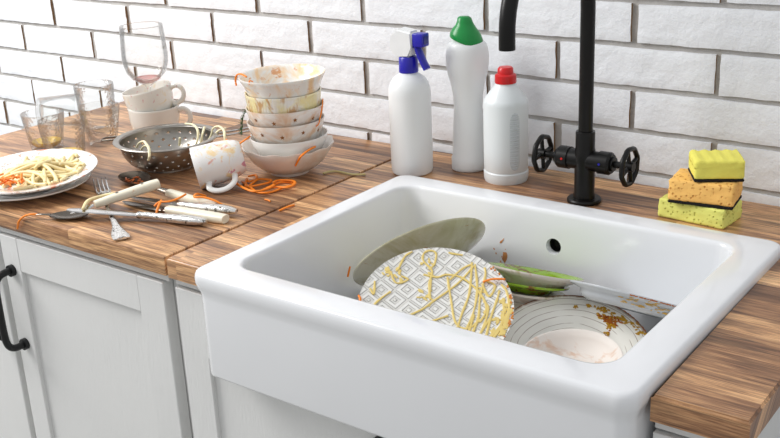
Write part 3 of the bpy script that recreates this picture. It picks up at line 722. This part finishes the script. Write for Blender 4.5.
# dishes lowest in the pile
for c_, n_, R_2, lb in [((-.022, -.445, -.106), (.03, -.04, 1), .086, 'darker lower plate lying under the diamond plate'), ((.030, -.300, -.104), (0, .15, 1), .055, 'lower saucer under the green saucer stack')]:
    plate('dinner_plate' if 'plate lying' in lb else 'saucer', lb, c_, n_, R_2, .018, M_saucer, SG)

# ---- bowl stack on the worktop
SX, SY = -.4508, -.2201
BG = 'bowls in the leaning stack'
def vbowl(name, label, x_, y_, z0, prof, mat, mod=None, n=96, rz=0, tilt=(0, 0), cat='bowl'):
    bm = BM(); lathe(bm, prof, n, mod=mod)
    o = mk(name, bm, mat, angle=50); o.location = (x_, y_, z0); o.rotation_euler = (tilt[0], tilt[1], rz)
    return tag(o, label, cat, BG)
def scal(r, z, a):
    k = max(0, (z-.028)/.022); return (r*(1+.014*k*math.cos(12*a)), z+.0014*k*math.cos(12*a+1.))
pf = [(0, .0015), (.029, .0015), (.030, 0), (.033, 0), (.034, .004), (.047, .010), (.060, .021), (.070, .036), (.0775, .0485), (.0772, .0498), (.0755, .0495), (.068, .038), (.058, .024), (.045, .0135), (.03, .008), (0, .0075)]
vbowl('scalloped_bowl', 'beige white bowl with wavy rim at the bottom of the bowl stack', SX, SY, 0, pf, M_por_warm, scal, 144)
pf = [(0, .001), (.030, .001), (.031, 0), (.034, 0), (.040, .006), (.052, .018), (.060, .032), (.0655, .0465), (.0652, .0475), (.0635, .047), (.058, .033), (.050, .0205), (.036, .009), (0, .0065)]
vbowl('soup_bowl', 'plain white bowl, second from the bottom of the bowl stack', SX+.004, SY+.001, .018, pf, M_por, tilt=(0, -.02))
def star_bowl(label, z0, tilt):
    pf = [(0, .001), (.034, .001), (.035, 0), (.038, 0), (.045, .004), (.054, .014), (.0605, .028), (.0650, .043), (.0648, .044), (.0632, .0435), (.0588, .029), (.052, .0165), (.042, .0085), (0, .006)]
    o = vbowl('star_bowl', label, SX+.001, SY, z0, pf, M_por_star, tilt=tilt)
    for i in range(11):
        a = 2*PI*i/11+z0*40; zc_ = .0265+.004*(i % 2); bm = BM()
        rr_ = .0538+(.0605-.0538)*(zc_-.014)/.014+.0006 if zc_ < .028 else .0605+(.065-.0605)*(zc_-.028)/.015+.0005
        P_ = []
        for k in range(10):
            q = .0042 if k % 2 == 0 else .0018; b_ = PI/2+k*PI/5
            P_.append(((q*math.cos(b_)), (q*math.sin(b_))))
        slope = .42
        top = [bm.verts.new(((rr_+v_*slope*.8)*math.cos(a+u/rr_), (rr_+v_*slope*.8)*math.sin(a+u/rr_), zc_+v_)) for u, v_ in P_]
        ce = bm.verts.new(((rr_+.0003)*math.cos(a), (rr_+.0003)*math.sin(a), zc_))
        for k in range(10): bm.faces.new((ce, top[k], top[(k+1) % 10]))
        s_ = mk('star_print', bm, M_gold, o, smooth=False)
    return o
star_bowl('smeared bowl with bronze stars, lower one of the two star bowls', .0475, (0, -.03))
star_bowl('smeared bowl with bronze stars, upper one of the two star bowls', .0710, (0, -.02))
def ribm(r, z, a): return (r*(1+(.006*math.cos(70*a) if r > .05 and .012 < z < .034 else 0)), z)
pf = [(0, .001), (.040, .001), (.041, 0), (.045, 0), (.052, .004), (.0575, .010), (.0592, .013), (.0615, .032), (.0620, .036), (.0632, .040), (.0628, .0415), (.061, .041), (.059, .034), (.0555, .012), (.050, .008), (0, .006)]
vbowl('ribbed_bowl', 'ribbed bowl with yellow stains, second from the top of the bowl stack', SX-.001, SY, .0975, pf, M_por_rib, ribm, 280, tilt=(.0, -.012))
pf = [(0, .001), (.044, .001), (.045, 0), (.050, 0), (.0575, .006), (.060, .013), (.0640, .024), (.0695, .0345), (.0715, .0385), (.0712, .0396), (.0695, .0394), (.0665, .035), (.0615, .025), (.0575, .014), (.052, .0085), (0, .007)]
vbowl('flared_bowl', 'wide flared white bowl on top of the bowl stack', SX-.001, SY+.001, .1275, pf, M_por_rim, tilt=(.02, -.01))
carrot([(-.487, -.266, .167), (-.503, -.262, .1695), (-.513, -.262, .1665), (-.517, -.262, .157), (-.515, -.263, .149)], 'orange carrot shred hanging over the left rim of the top bowl', .0017)
carrot([(-.458, -.282, .1652), (-.459, -.288, .168), (-.458, -.290, .162)], 'tiny carrot scrap on the front rim of the top bowl', .0014)
carrot([(-.399, -.183, .122), (-.3865, -.202, .110), (-.383, -.212, .098), (-.385, -.215, .088), (-.392, -.219, .083)], 'reddish carrot strand running down the right side of the star bowls', .0011)
carrot([(-.398, -.222, .0490), (-.386, -.2260, .0530), (-.3835, -.2450, .0525), (-.3830, -.2635, .0480), (-.3895, -.2640, .0400), (-.3985, -.2625, .0285)], 'orange carrot shred over the front rim of the scalloped bowl', .0019)
carrot([(-.489, -.268, .068), (-.502, -.276, .058), (-.510, -.287, .052), (-.520, -.290, .056), (-.527, -.286, .062)], 'carrot strand bridging from the scalloped bowl to the tilted mug', .0018)
# dill
bm = BM(); rg = random.Random(12)
sp_ = cr([(-.4955, -.2660, .112), (-.4995, -.2700, .098), (-.5000, -.2740, .084), (-.4975, -.2780, .073)], 6); sweep(bm, sp_, .0006, n=6)
for i in range(70):
    p = sp_[rg.randrange(len(sp_))]; d = Vector((rg.gauss(0, 1), rg.gauss(-.4, .8), rg.gauss(-.5, .8))).normalized()*rg.uniform(.004, .009)
    if (p+d-Vector((SX, SY, p.z))).xy.length < (p-Vector((SX, SY, p.z))).xy.length-.001: d.x *= -1; d.y *= -1
    sweep(bm, [p, p+d*.5, p+d], [.0005, .0004, .0002], n=5)
tag(mk('dill_sprig', bm, M_dill, angle=180), 'dark green dill sprig hanging at the left of the bowl stack', 'herb')

# ---- carrot strands on the worktop
PL = [[(-.476,-.309),(-.442,-.326),(-.416,-.335),(-.399,-.325),(-.392,-.298),(-.389,-.279),(-.405,-.271),(-.416,-.283),(-.417,-.306),(-.418,-.324)],
[(-.480,-.290),(-.475,-.278),(-.463,-.290),(-.461,-.309),(-.474,-.300),(-.451,-.326),(-.438,-.318),(-.427,-.300),(-.435,-.284),(-.452,-.285),(-.454,-.297),(-.446,-.322)],
[(-.415,-.299),(-.420,-.282),(-.399,-.273),(-.381,-.286),(-.381,-.304),(-.401,-.309),(-.406,-.323)],
[(-.472,-.330),(-.453,-.338),(-.424,-.350),(-.405,-.351),(-.402,-.327),(-.403,-.310)]]
LB = ['long looping carrot strand in the orange heap between mug and bowls', 'curled carrot strand at the left of the orange heap beside the mug', 'carrot strand looping out to the right of the orange heap', 'carrot strand along the front of the orange heap']
for i, s in enumerate(PL):
    h0 = .0016+.0022*i
    carrot([(a, b_, h0+.0012*math.sin(k*1.9+i)+(.001)) for k, (a, b_) in enumerate(s)], LB[i], .0020, taper=False)
carrot([(-.328, -.382, .0016), (-.326, -.366, .0026), (-.325, -.352, .0018)], 'short carrot stick on the right worktop beside the gap', .0021)
carrot([(-.384, -.354, .0012), (-.376, -.355, .0018), (-.370, -.357, .0012)], 'tiny carrot scrap on the left worktop below the orange heap', .0014)
carrot([(-.673,-.6035,-.020), (-.664,-.6045,-.006), (-.653,-.602,.0030), (-.639,-.600,.0085), (-.628,-.592,.0080)], 'carrot shred draped over the front edge of the left worktop', .0018)
carrot([(-.387,-.209,.0024), (-.384,-.197,.0026), (-.372,-.189,.0024), (-.341,-.190,.0026), (-.321,-.179,.0024)], 'pale bent noodle alone on the wood between bowl stack and spray bottle', .0026, name='noodle', group='noodles', mat=plain('greenish noodle', (206, 190, 130), .4))

# ---- plates with noodles
PX, PY = -.763, -.503
NG = 'stacked noodle plates'
q = plate('dinner_plate', 'lower white plate under the noodle plate on the left worktop', (PX-.006, PY-.006, .0170), (0, 0, 1), .101, .0150, M_por, NG)
q = plate('dinner_plate', 'white plate heaped with noodles and carrot on the left worktop', (PX, PY, .0335), (.02, -.045, 1), .1055, .0165, M_por_plate, NG, th=.0034)
rg = random.Random(5)
def surf(x_, y_): return .0335-.02*(x_-PX)+.045*(y_-PY)+pz(x_-PX, y_-PY, .1055, .0165, .62, .0034)
for i in range(50):
    ccx, ccy = PX+.008+rg.gauss(0, .026), PY+.010+rg.gauss(0, .020); a = rg.uniform(-.8, .9)+rg.choice([0, 0, PI/2]); pts = []
    ln_ = rg.uniform(.06, .12); cv = rg.uniform(-14, 14); lev = i/42*.020
    for k in range(6):
        u = (k/5-.5)*ln_; ang = a+cv*u*1.4
        X = ccx+u*math.cos(ang); Y = ccy+u*math.sin(ang)
        d = math.hypot(X-PX, Y-PY)
        if d > .084: X = PX+(X-PX)*.084/d; Y = PY+(Y-PY)*.084/d
        mound = max(0, 1-(math.hypot(X-PX-.004, Y-PY-.006)/.062)**2)
        pts.append((X, Y, surf(X, Y)+.0032+lev*mound+.0012*math.sin(k*2.1+i)))
    carrot(pts, 'boiled noodle strand in the heap on the left plate', .0031, taper=False, name='noodle', group='noodles heaped on the left plate', mat=M_noodle)
for i in range(26):
    X, Y = PX+.028+rg.gauss(0, .016), PY-.064+rg.gauss(0, .012); a = rg.uniform(-1.2, 1.2); l_ = rg.uniform(.014, .026); z = surf(X, Y)+.010+rg.uniform(0, .013)
    pts = [(X-l_*math.cos(a)/2, Y-l_*math.sin(a)/2, z+rg.uniform(-.002, .002)), (X, Y, z+.003), (X+l_*math.cos(a)/2, Y+l_*math.sin(a)/2, z+rg.uniform(-.003, .006))]
    carrot(pts, 'grated carrot shred on the front of the noodle plate', .0021, name='carrot_shred', group='grated carrot on the noodle plate')

# ---- mug on its side
mc, mn = Vector((-.522, -.365, .0335)), Vector((.655, .735, .175)).normalized()
mu = frame(mc, mn)
t = thing('mug', 'white mug tipped on its side, spattered red and orange, beside the colander', 'mug'); t.matrix_world = mu
bm = BM(); lathe(bm, [(0, .077), (.021, .077), (.0225, .079), (.0245, .078), (.0285, .071), (.032, .058), (.0335, .040), (.0342, .015), (.0350, .001), (.0345, 0), (.0332, .0008), (.0322, .015), (.0313, .04), (.0295, .058), (.0255, .070), (0, .073)], 64)
mk('mug_body', bm, M_por_mug, t)
hd = (mu.inverted().to_3x3() @ Vector((.50, -.62, -.60))); hd.z = 0; hd.normalize()
bm = BM(); hp = [hd*.0325+Vector((0, 0, .016)), hd*.045+Vector((0, 0, .014)), hd*.0535+Vector((0, 0, .024)), hd*.0545+Vector((0, 0, .040)), hd*.046+Vector((0, 0, .054)), hd*.0315+Vector((0, 0, .058))]
sweep(bm, cr(hp, 6), .0048, .0030, n=12, upv=hd.cross(Vector((0, 0, 1)))); mk('handle', bm, M_por, t)

# ---- stacked cups
def cup(label, M_, prof_h, mat, hang, R=.047):
    t = thing('teacup', label, 'cup', group='stacked cups'); t.matrix_world = M_
    h = prof_h
    bm = BM(); lathe(bm, [(0, .0015), (.026, .0015), (.0265, 0), (.029, 0), (.031, .003), (.037, .008), (.0425, .018), (.0455, .032), (R-.0002, h-.004), (R+.0004, h-.001), (R, h), (R-.0014, h-.0003), (R-.003, h-.006), (.0428, .032), (.0398, .0185), (.034, .0095), (0, .006)], 72)
    mk('cup_body', bm, mat, t)
    bm = BM(); d = Vector((math.cos(hang), math.sin(hang), 0)); z = Vector((0, 0, 1))
    P_ = [d*(R-.003)+z*(h-.010), d*(R+.009)+z*(h-.006), d*(R+.019)+z*(h-.012), d*(R+.0215)+z*(h-.024), d*(R+.014)+z*(h-.036), d*(R-.003)+z*(h-.042)]
    sweep(bm, cr(P_, 6), .0045, .0026, n=12, upv=d.cross(z)); mk('handle', bm, mat, t)
    return t
cx, cy = -.832, -.176
cup('lower off white teacup carrying another cup and the wine glass', Matrix.Translation((cx, cy, 0)) @ Matrix.Diagonal((1.03, 1.03, 1.08, 1)), .056, stained('plain cup glaze', (236, 233, 226), []), math.radians(30))
zt = Vector((-.13, -.10, .98)).normalized()
mm = frame((cx+.0, cy+.0, .0405), zt)
hang2 = mm.to_3x3().inverted() @ Vector((math.cos(.55), math.sin(.55), 0))
cup('upper teacup with pink blossom print tilted on the lower cup', mm, .056, M_por_cup, math.atan2(hang2.y, hang2.x))
# wine glass standing in the upper cup
gx, gy, gz = cx-.002, cy-.004, .054
t = thing('wine_glass', 'clear wine glass with pink dregs standing in the stacked cups', 'glass', (gx, gy, gz))
bm = BM()
lathe(bm, [(0, 0), (.024, 0), (.0245, .0008), (.018, .0022), (.006, .0045), (.0035, .012), (.0033, .040), (.006, .047), (.016, .052), (.028, .0605), (.037, .073), (.0422, .090), (.0432, .105), (.0418, .130), (.0402, .158), (.0396, .1605), (.0390, .158), (.0406, .130), (.0420, .105), (.0410, .090), (.0360, .0742), (.0272, .0620), (.016, .0538), (.006, .0500), (0, .0492)], 64)
mk('glass_body', bm, M_glass, t, angle=180)
bm = BM(); lathe(bm, [(0, .0496), (.006, .0505), (.0158, .0544), (.0255, .0612), (.0255, .0614), (0, .0610)], 48); mk('wine_dregs', bm, M_wine, t, angle=60)

# ---- tumblers
TG = 'used glass tumblers'
def tumbler(label, loc, R, rb, h, kind, n=144, juice=0, M_=None):
    t = thing('glass_tumbler', label, 'glass', loc, group=TG)
    if M_ is not None: t.matrix_world = M_
    def md_(r, z, a):
        if r < rb*.6: return (r, z)
        if kind == 'facet':
            if z < h*.62 and z > .004:
                k = min(1, (h*.62-z)/.006); c_ = math.cos(((a*9/PI/2) % 1-.5)*2*PI/9)
                return (r*(1-k*.10*(abs(math.sin(a*4.5))**1.5)*.6), z)
            return (r, z)
        if kind == 'hob':
            if .006 < z < h*.93: return (r+.0011*math.sin(a*20)*math.sin(z/.0042*PI), z)
            return (r, z)
        return (r, z)
    bm = BM(); P_ = [(0, 0), (rb-.003, 0), (rb, .0015)]
    k = 30
    for i in range(1, k): u = i/k; P_.append((rb+(R-rb)*u**.9, .0015+(h-.0025)*u))
    P_ += [(R, h-.0005), (R-.0008, h), (R-.0016, h-.0006)]
    rings = lathe(bm, P_, n, mod=md_)
    last = rings[-1]
    ins = []
    for r_, z_ in [(R-.0022, h*.8), (rb+(R-rb)*.5-.0024, h*.45), (rb-.0024+.001, .012), (rb-.006, .0075)]:
        ring = [bm.verts.new((r_*math.cos(2*PI*i/n), r_*math.sin(2*PI*i/n), z_)) for i in range(n)]; ins.append(ring)
    ins = [last]+ins
    for A, B2 in zip(ins, ins[1:]):
        for i in range(n): bm.faces.new((A[i], A[(i+1) % n], B2[(i+1) % n], B2[i]))
    cen = bm.verts.new((0, 0, .0072))
    for i in range(n): bm.faces.new((ins[-1][i], ins[-1][(i+1) % n], cen))
    mk('glass_body', bm, M_glass2 if kind != 'plain' else M_glass, t, angle=180)
    if juice:
        bm = BM(); lathe(bm, [(0, .0078), (rb-.0062, .0079), (rb-.0028, .0122), (rb-.0024, .0078+juice), (0, .0078+juice)], 48); mk('juice_dregs', bm, M_juice, t)
    return t
tumbler('tall bubbled tumbler farthest back beside the cups', (-.973, -.200, 0), .0385, .031, .094, 'hob')
tumbler('faceted tumbler with frosty bottom, nearest the colander handle', (-.884, -.262, 0), .0385, .0255, .074, 'facet')
tumbler('smooth faceted tumbler with yellow juice, leftmost standing glass', (-.957, -.335, 0), .0395, .029, .070, 'facet', juice=.008)
tumbler('bubbled tumbler with yellow juice nearest the noodle plate', (-.845, -.376, 0), .0400, .0315, .080, 'hob', juice=.012)
ax = Vector((-.80, -.58, 0)).normalized()
tumbler('smooth tumbler lying on its side behind the standing tumblers', (0, 0, 0), .033, .027, .082, 'plain', M_=frame((-1.103, -.242, .0335), -ax))

# ---- colander
t = thing('colander', 'stainless steel colander with perforated bowl and wire handles', 'colander', (-.660, -.300, 0))
bm = BM(); nn = 240; prof = []
for i in range(46):
    u = i/45; a = u*PI/2*1.0
    prof.append((.040+(.080-.040)*math.sin(a)**.85 if u > 0 else .040, .004+.046*(1-math.cos(a))**.95))
rings = lathe(bm, [(0, .0035), (.02, .0035)]+prof, nn)
bm.faces.ensure_lookup_table(); kill = []
F_ = list(bm.faces)
base_off = nn+nn
for ri_ in range(5, 41):
    if ri_ % 8 != 5: continue
    for ci in range(nn):
        if (ci+(5 if (ri_//8) % 2 else 0)) % 10 == 0:
            for dr in (0, 1):
                for dc in (0, 1): kill.append(F_[base_off+(ri_+dr)*nn+(ci+dc) % nn])
bmesh.ops.delete(bm, geom=list(set(kill)), context='FACES')
o = mk('perforated_bowl', bm, M_colander, t, angle=180); s_ = o.modifiers.new('s', 'SOLIDIFY'); s_.thickness = .0009
bm = BM(); lathe(bm, [(.0795, .0495), (.0803, .0518), (.0870, .0530), (.0895, .0528), (.0905, .0515), (.0895, .0505), (.0865, .0518), (.0808, .0503)], 96)
lp = rings and None
mk('rim', bm, M_colander, t, angle=60)
bm = BM(); hx = Vector((.80, .60, 0)).normalized(); hy = Vector((-hx.y, hx.x, 0)); z = Vector((0, 0, .0515))
sweep(bm, cr([hx*.086+hy*.012+z, hx*.12+hy*.012+z+Vector((0, 0, .004)), hx*.158+hy*.010+z+Vector((0, 0, .010)), hx*.166+z+Vector((0, 0, .011)), hx*.158-hy*.010+z+Vector((0, 0, .010)), hx*.12-hy*.012+z+Vector((0, 0, .004)), hx*.086-hy*.012+z], 6), .0017, n=10); mk('wire_handle', bm, M_steel, t)
bm = BM(); hx2 = Vector((-.86, -.50, 0)).normalized(); hy2 = Vector((-hx2.y, hx2.x, 0))
sweep(bm, cr([hx2*.086+hy2*.010+z, hx2*.100+hy2*.010+z-Vector((0, 0, .001)), hx2*.112+hy2*.008+z-Vector((0, 0, .002)), hx2*.115+z-Vector((0, 0, .002)), hx2*.112-hy2*.008+z-Vector((0, 0, .002)), hx2*.100-hy2*.010+z-Vector((0, 0, .001)), hx2*.086-hy2*.010+z], 6), .0017, n=10); mk('wire_hook', bm, M_darksteel, t)
bm = BM(); lathe(bm, [(.039, .0045), (.041, .0), (.043, .0), (.0425, .0048)], 72); mk('foot_ring', bm, M_colander, t)
CX, CY = -.660, -.300
def cn(pts, label):
    carrot([(CX+a, CY+b_, c_) for a, b_, c_ in pts], label, .0024, taper=False, name='noodle', group='noodles in the colander', mat=M_noodle_pale)
def cn2(pts, label): cn([(a+.660, b_+.300, c_) for a, b_, c_ in pts], label)
cn2([(-.690,-.342,.040),(-.662,-.357,.056),(-.645,-.362,.062),(-.628,-.371,.062),(-.612,-.380,.058),(-.606,-.386,.048),(-.612,-.384,.040)], 'noodle looped over the front left rim of the colander')
cn2([(-.690,-.333,.034),(-.668,-.342,.046),(-.645,-.352,.050)], 'short noodle inside the colander below the looped noodle')
cn2([(-.687,-.249,.020),(-.684,-.250,.028),(-.680,-.252,.036)], 'noodle tip standing in the middle of the colander')
cn2([(-.686,-.230,.056),(-.655,-.240,.060),(-.632,-.252,.056),(-.629,-.257,.042),(-.636,-.258,.028)], 'noodle arching down from the back rim of the colander')
cn2([(-.620,-.246,.062),(-.618,-.254,.052),(-.622,-.255,.040),(-.628,-.254,.030)], 'noodle hanging inside the back of the colander')
cn2([(-.626,-.246,.026),(-.614,-.240,.044),(-.610,-.236,.058),(-.597,-.234,.063),(-.580,-.240,.060),(-.566,-.252,.056),(-.562,-.256,.046)], 'noodle draped over the back right rim of the colander')
cn2([(-.606,-.246,.030),(-.606,-.242,.044),(-.596,-.236,.056),(-.584,-.230,.060)], 'noodle beside the wire handle in the colander')

# ------------------------------------------------------------------ CUTLERY
CG = 'dirty cutlery on the left worktop'
def hdl(bm, pts, w_, t_, n=16, sq=2.6): sweep(bm, cr(pts, 8), w_, t_, n=n, sq=sq)
# K1 silver table knife
t = thing('table_knife', 'silver knife with ornate metal handle lying across the fork end', 'knife', group=CG)
bm = BM(); sweep(bm, cr([(-.590, -.567, .0150), (-.540, -.545, .0130), (-.488, -.516, .0085)], 8), [.004, .0085, .0095, .0098, .0094, .0088, .0080, .006], [.0007, .0011, .0013, .0014], n=12); mk('blade', bm, M_steel, t)
bm = BM(); hdl(bm, [(-.490, -.518, .0085), (-.470, -.510, .0085), (-.430, -.499, .0078), (-.378, -.484, .0075)], [.0042, .0060, .0048, .0062, .0055, .0060, .0066, .0074, .0082, .0090, .0092, .0078, .0040], [.0040, .0052, .0042, .0050, .0044, .0046, .0050, .0056, .0062, .0066, .0066, .0056, .0030]); mk('handle', bm, M_silver, t)
# K2 bone knife resting on the fork
t = thing('table_knife', 'knife with thick cream bone handle propped across the fork tines', 'knife', group=CG)
A_, B3 = Vector((-.530, -.437, .0285)), Vector((-.571, -.531, .0150)); C3 = Vector((-.585, -.566, .0085))
bm = BM(); hdl(bm, [A_, A_.lerp(B3, .5), B3], [.0085, .0098, .0095, .0092, .0088, .0082, .0078, .0070], [.0068, .0078, .0075, .0072, .0068, .006, .0055], sq=3.); h_ = mk('handle', bm, M_bone, t)
bm = BM(); sweep(bm, cr([B3.lerp(A_, -.02), B3.lerp(C3, .5), C3], 6), [.0055, .0085, .0085, .0075, .004], [.0016, .0012, .0010, .0008], n=12); mk('blade', bm, M_steel, t)
bm = BM(); sd = (A_-B3).normalized().cross(Vector((0, 0, 1))).normalized()
for u in (.35, .75):
    c_ = B3.lerp(A_, u)+Vector((0, 0, .0066)); cyl(bm, c_, c_+Vector((0, 0, .0013)), .0024, n=14)
mk('rivet', bm, M_darksteel, h_)
# fork
t = thing('fork', 'silver fork with four tines pointing at the tilted noodle plate', 'fork', group=CG)
f0, f1 = Vector((-.6380, -.4620, .0045)), Vector((-.4420, -.5880, .0040)); dr = (f1-f0).normalized(); sdv = Vector((-dr.y, dr.x, 0)).normalized()
bm = BM()
def fp(s, z, o=0): return f0+Vector((dr.x, dr.y, 0))*s+sdv*o+Vector((0, 0, z-f0.z))
sweep(bm, cr([fp(.018, .0070), fp(.045, .0105), (-.560, -.517, .0085), (-.500, -.553, .0065), (-.468, -.573, .0045), (-.442, -.588, .0038)], 7), [.0060, .0036, .0030, .0030, .0034, .0042, .0056, .0090, .0125, .0118], [.0018, .0020, .0020, .0018, .0016, .0015], n=14); mk('handle', bm, M_silver, t)
bm = BM()
sweep(bm, cr([fp(-.004, .0030), fp(.010, .0042), fp(.022, .0075)], 5), [.0108, .0118, .0105, .0060], .0011, n=14)
for k in range(4):
    o_ = (k-1.5)*.0066
    sweep(bm, cr([fp(.0, .0034, o_), fp(-.020, .0028, o_), fp(-.040, .0060, o_), fp(-.053, .0115, o_*.98)], 5), [.0018, .0017, .0015, .0007], .0010, n=8)
mk('fork_head', bm, M_steel, t)
# spoons
def spoon_bowl(c_, d_, L2, W2, depth, tilt=0):
    bm = BM(); d_ = Vector(d_).normalized(); s_ = Vector((-d_.y, d_.x, 0)).normalized(); u_ = d_.cross(s_).normalized() * 1
    if u_.z < 0: u_ = -u_
    nr, na = 8, 40; top = []; 
    for side in (0, 1):
        G = []
        for i in range(nr+1):
            r = i/nr; row = []
            for k in range(na):
                a = 2*PI*k/na; eg = 1+.12*math.cos(a)
                p = Vector(c_)+d_*(L2*r*math.cos(a))+s_*(W2*r*math.sin(a)*(1-.16*math.cos(a)))-u_*(depth*(1-r*r))+u_*(-.0010 if side else 0)
                row.append(bm.verts.new(p))
            G.append(row)
        for i in range(1, nr):
            for k in range(na): bm.faces.new((G[i][k], G[i][(k+1) % na], G[i+1][(k+1) % na], G[i+1][k]))
        ce = bm.verts.new(Vector(c_)-u_*(depth+(.0010 if side else 0)))
        for k in range(na): bm.faces.new((ce, G[1][k], G[1][(k+1) % na]))
        for v_ in G[0]: bm.verts.remove(v_)
        top.append(G[nr])
    for k in range(na): bm.faces.new((top[0][k], top[0][(k+1) % na], top[1][(k+1) % na], top[1][k]))
    return bm
t = thing('tablespoon', 'spoon with cream handle and orange sauce in its bowl by the colander', 'spoon', group=CG)
sc_, se_ = Vector((-.636, -.3965, .0105)), Vector((-.566, -.4225, .0125))
ds = (se_-sc_); ds.z = 0
bw_ = mk('spoon_bowl', spoon_bowl(sc_, ds, .0400, .0240, .0085), M_darksteel, t)
bm = BM(); rg = random.Random(77)
for _ in range(16):
    u, v_ = rg.uniform(-.02, .018), rg.uniform(-.010, .010); dn = ds.normalized(); s2_ = Vector((-dn.y, dn.x, 0))
    rr2 = (u/.040)**2+(v_/.024)**2
    blob(bm, sc_+dn*u+s2_*v_-Vector((0, 0, .0085*(1-rr2)-.0003)), (0, 0, 1), rg.uniform(.002, .005), rg.uniform(.001, .002), rg.random()*3, h=.0009, rg=rg)
mk('orange_sauce', bm, plain('dark orange sauce', (176, 84, 26), .3), bw_)
bm = BM(); sweep(bm, cr([sc_+ds.normalized()*.0385+Vector((0, 0, .0004)), se_, (-.522, -.4245, .0105)], 6), [.006, .0034, .0030, .0034, .0058, .0062], [.0016, .0022, .0026, .0042, .0048], n=12); mk('neck', bm, M_darksteel, t)
bm = BM(); hdl(bm, [(-.524, -.4245, .0105), (-.470, -.427, .0085), (-.415, -.4285, .0075)], [.0068, .0075, .0078, .0080, .0080, .0074], [.0052, .0056, .0058, .0056, .005], sq=3.5); mk('handle', bm, M_bone, t)
t = thing('tablespoon', 'dark spoon under the knife tip at the worktop front edge', 'spoon', group=CG)
c_ = Vector((-.590, -.566, .0068)); d_ = Vector((-.55, -.38, 0))
mk('spoon_bowl', spoon_bowl(c_, d_, .0300, .0185, .0056), M_darksteel, t)
bm = BM(); sweep(bm, cr([c_+d_.normalized()*.0280+Vector((0, 0, .0003)), (-.622, -.590, .0085), (-.634, -.5945, .0080), (-.642, -.5960, .0070)], 6), [.005, .0028, .0026, .003, .004], .0013, n=10); mk('handle', bm, M_darksteel, t)
# K3 bone knife
t = thing('table_knife', 'knife with white bone handle lying behind the ornate silver knife', 'knife', group=CG)
bm = BM(); sweep(bm, cr([(-.570, -.478, .0042), (-.520, -.478, .0050), (-.468, -.4755, .0075)], 6), [.003, .0075, .0088, .0085, .0070], [.0007, .0010, .0012, .0030], n=12); mk('blade', bm, M_darksteel, t)
bm = BM(); hdl(bm, [(-.470, -.4755, .0078), (-.415, -.4690, .0076), (-.361, -.4620, .0076)], [.0078, .0086, .0090, .0094, .0096, .0088], [.0056, .0062, .0066, .0068, .0068, .0060], sq=3.); mk('handle', bm, M_bone, t)
# K4 ornate
t = thing('table_knife', 'knife with embossed silver handle between the two cream handles', 'knife', group=CG)
bm = BM(); sweep(bm, cr([(-.580, -.458, .0040), (-.520, -.4585, .0085), (-.462, -.4570, .0105)], 6), [.003, .0066, .0070, .0066], [.0007, .0010, .0014], n=12); mk('blade', bm, M_darksteel, t)
bm = BM(); hdl(bm, [(-.465, -.457, .0105), (-.425, -.4485, .0105), (-.366, -.4335, .0100)], [.0055, .0068, .0062, .0070, .0078, .0086, .0092, .0080, .0040], [.0045, .0055, .0050, .0055, .006, .0068, .0072, .0060, .0030]); mk('handle', bm, M_silver, t)
carrot([(-.490,-.484,.0115), (-.487,-.476,.0165), (-.474,-.469,.0175), (-.468,-.455,.0190), (-.466,-.440,.0220)], 'carrot shred lying across the two knife blades', .0019)
carrot([(-.489,-.470,.0170), (-.482,-.480,.0155), (-.479,-.487,.0110), (-.477,-.493,.0040)], 'carrot shred hanging off the dark knife blade', .0020)
carrot([(-.462,-.404,.0090), (-.459,-.424,.0190), (-.447,-.440,.0205), (-.435,-.434,.0205), (-.417,-.4275,.0160), (-.405, -.424, .010)], 'curved carrot shred across the cream spoon handle beside the mug', .0019)
carrot([(-.562,-.560,.0180), (-.586,-.530,.0185), (-.593,-.500,.0150), (-.580,-.486,.0180)], 'limp noodle caught between bone handled knife and fork', .0030, name='noodle', group='noodles', mat=M_noodle)
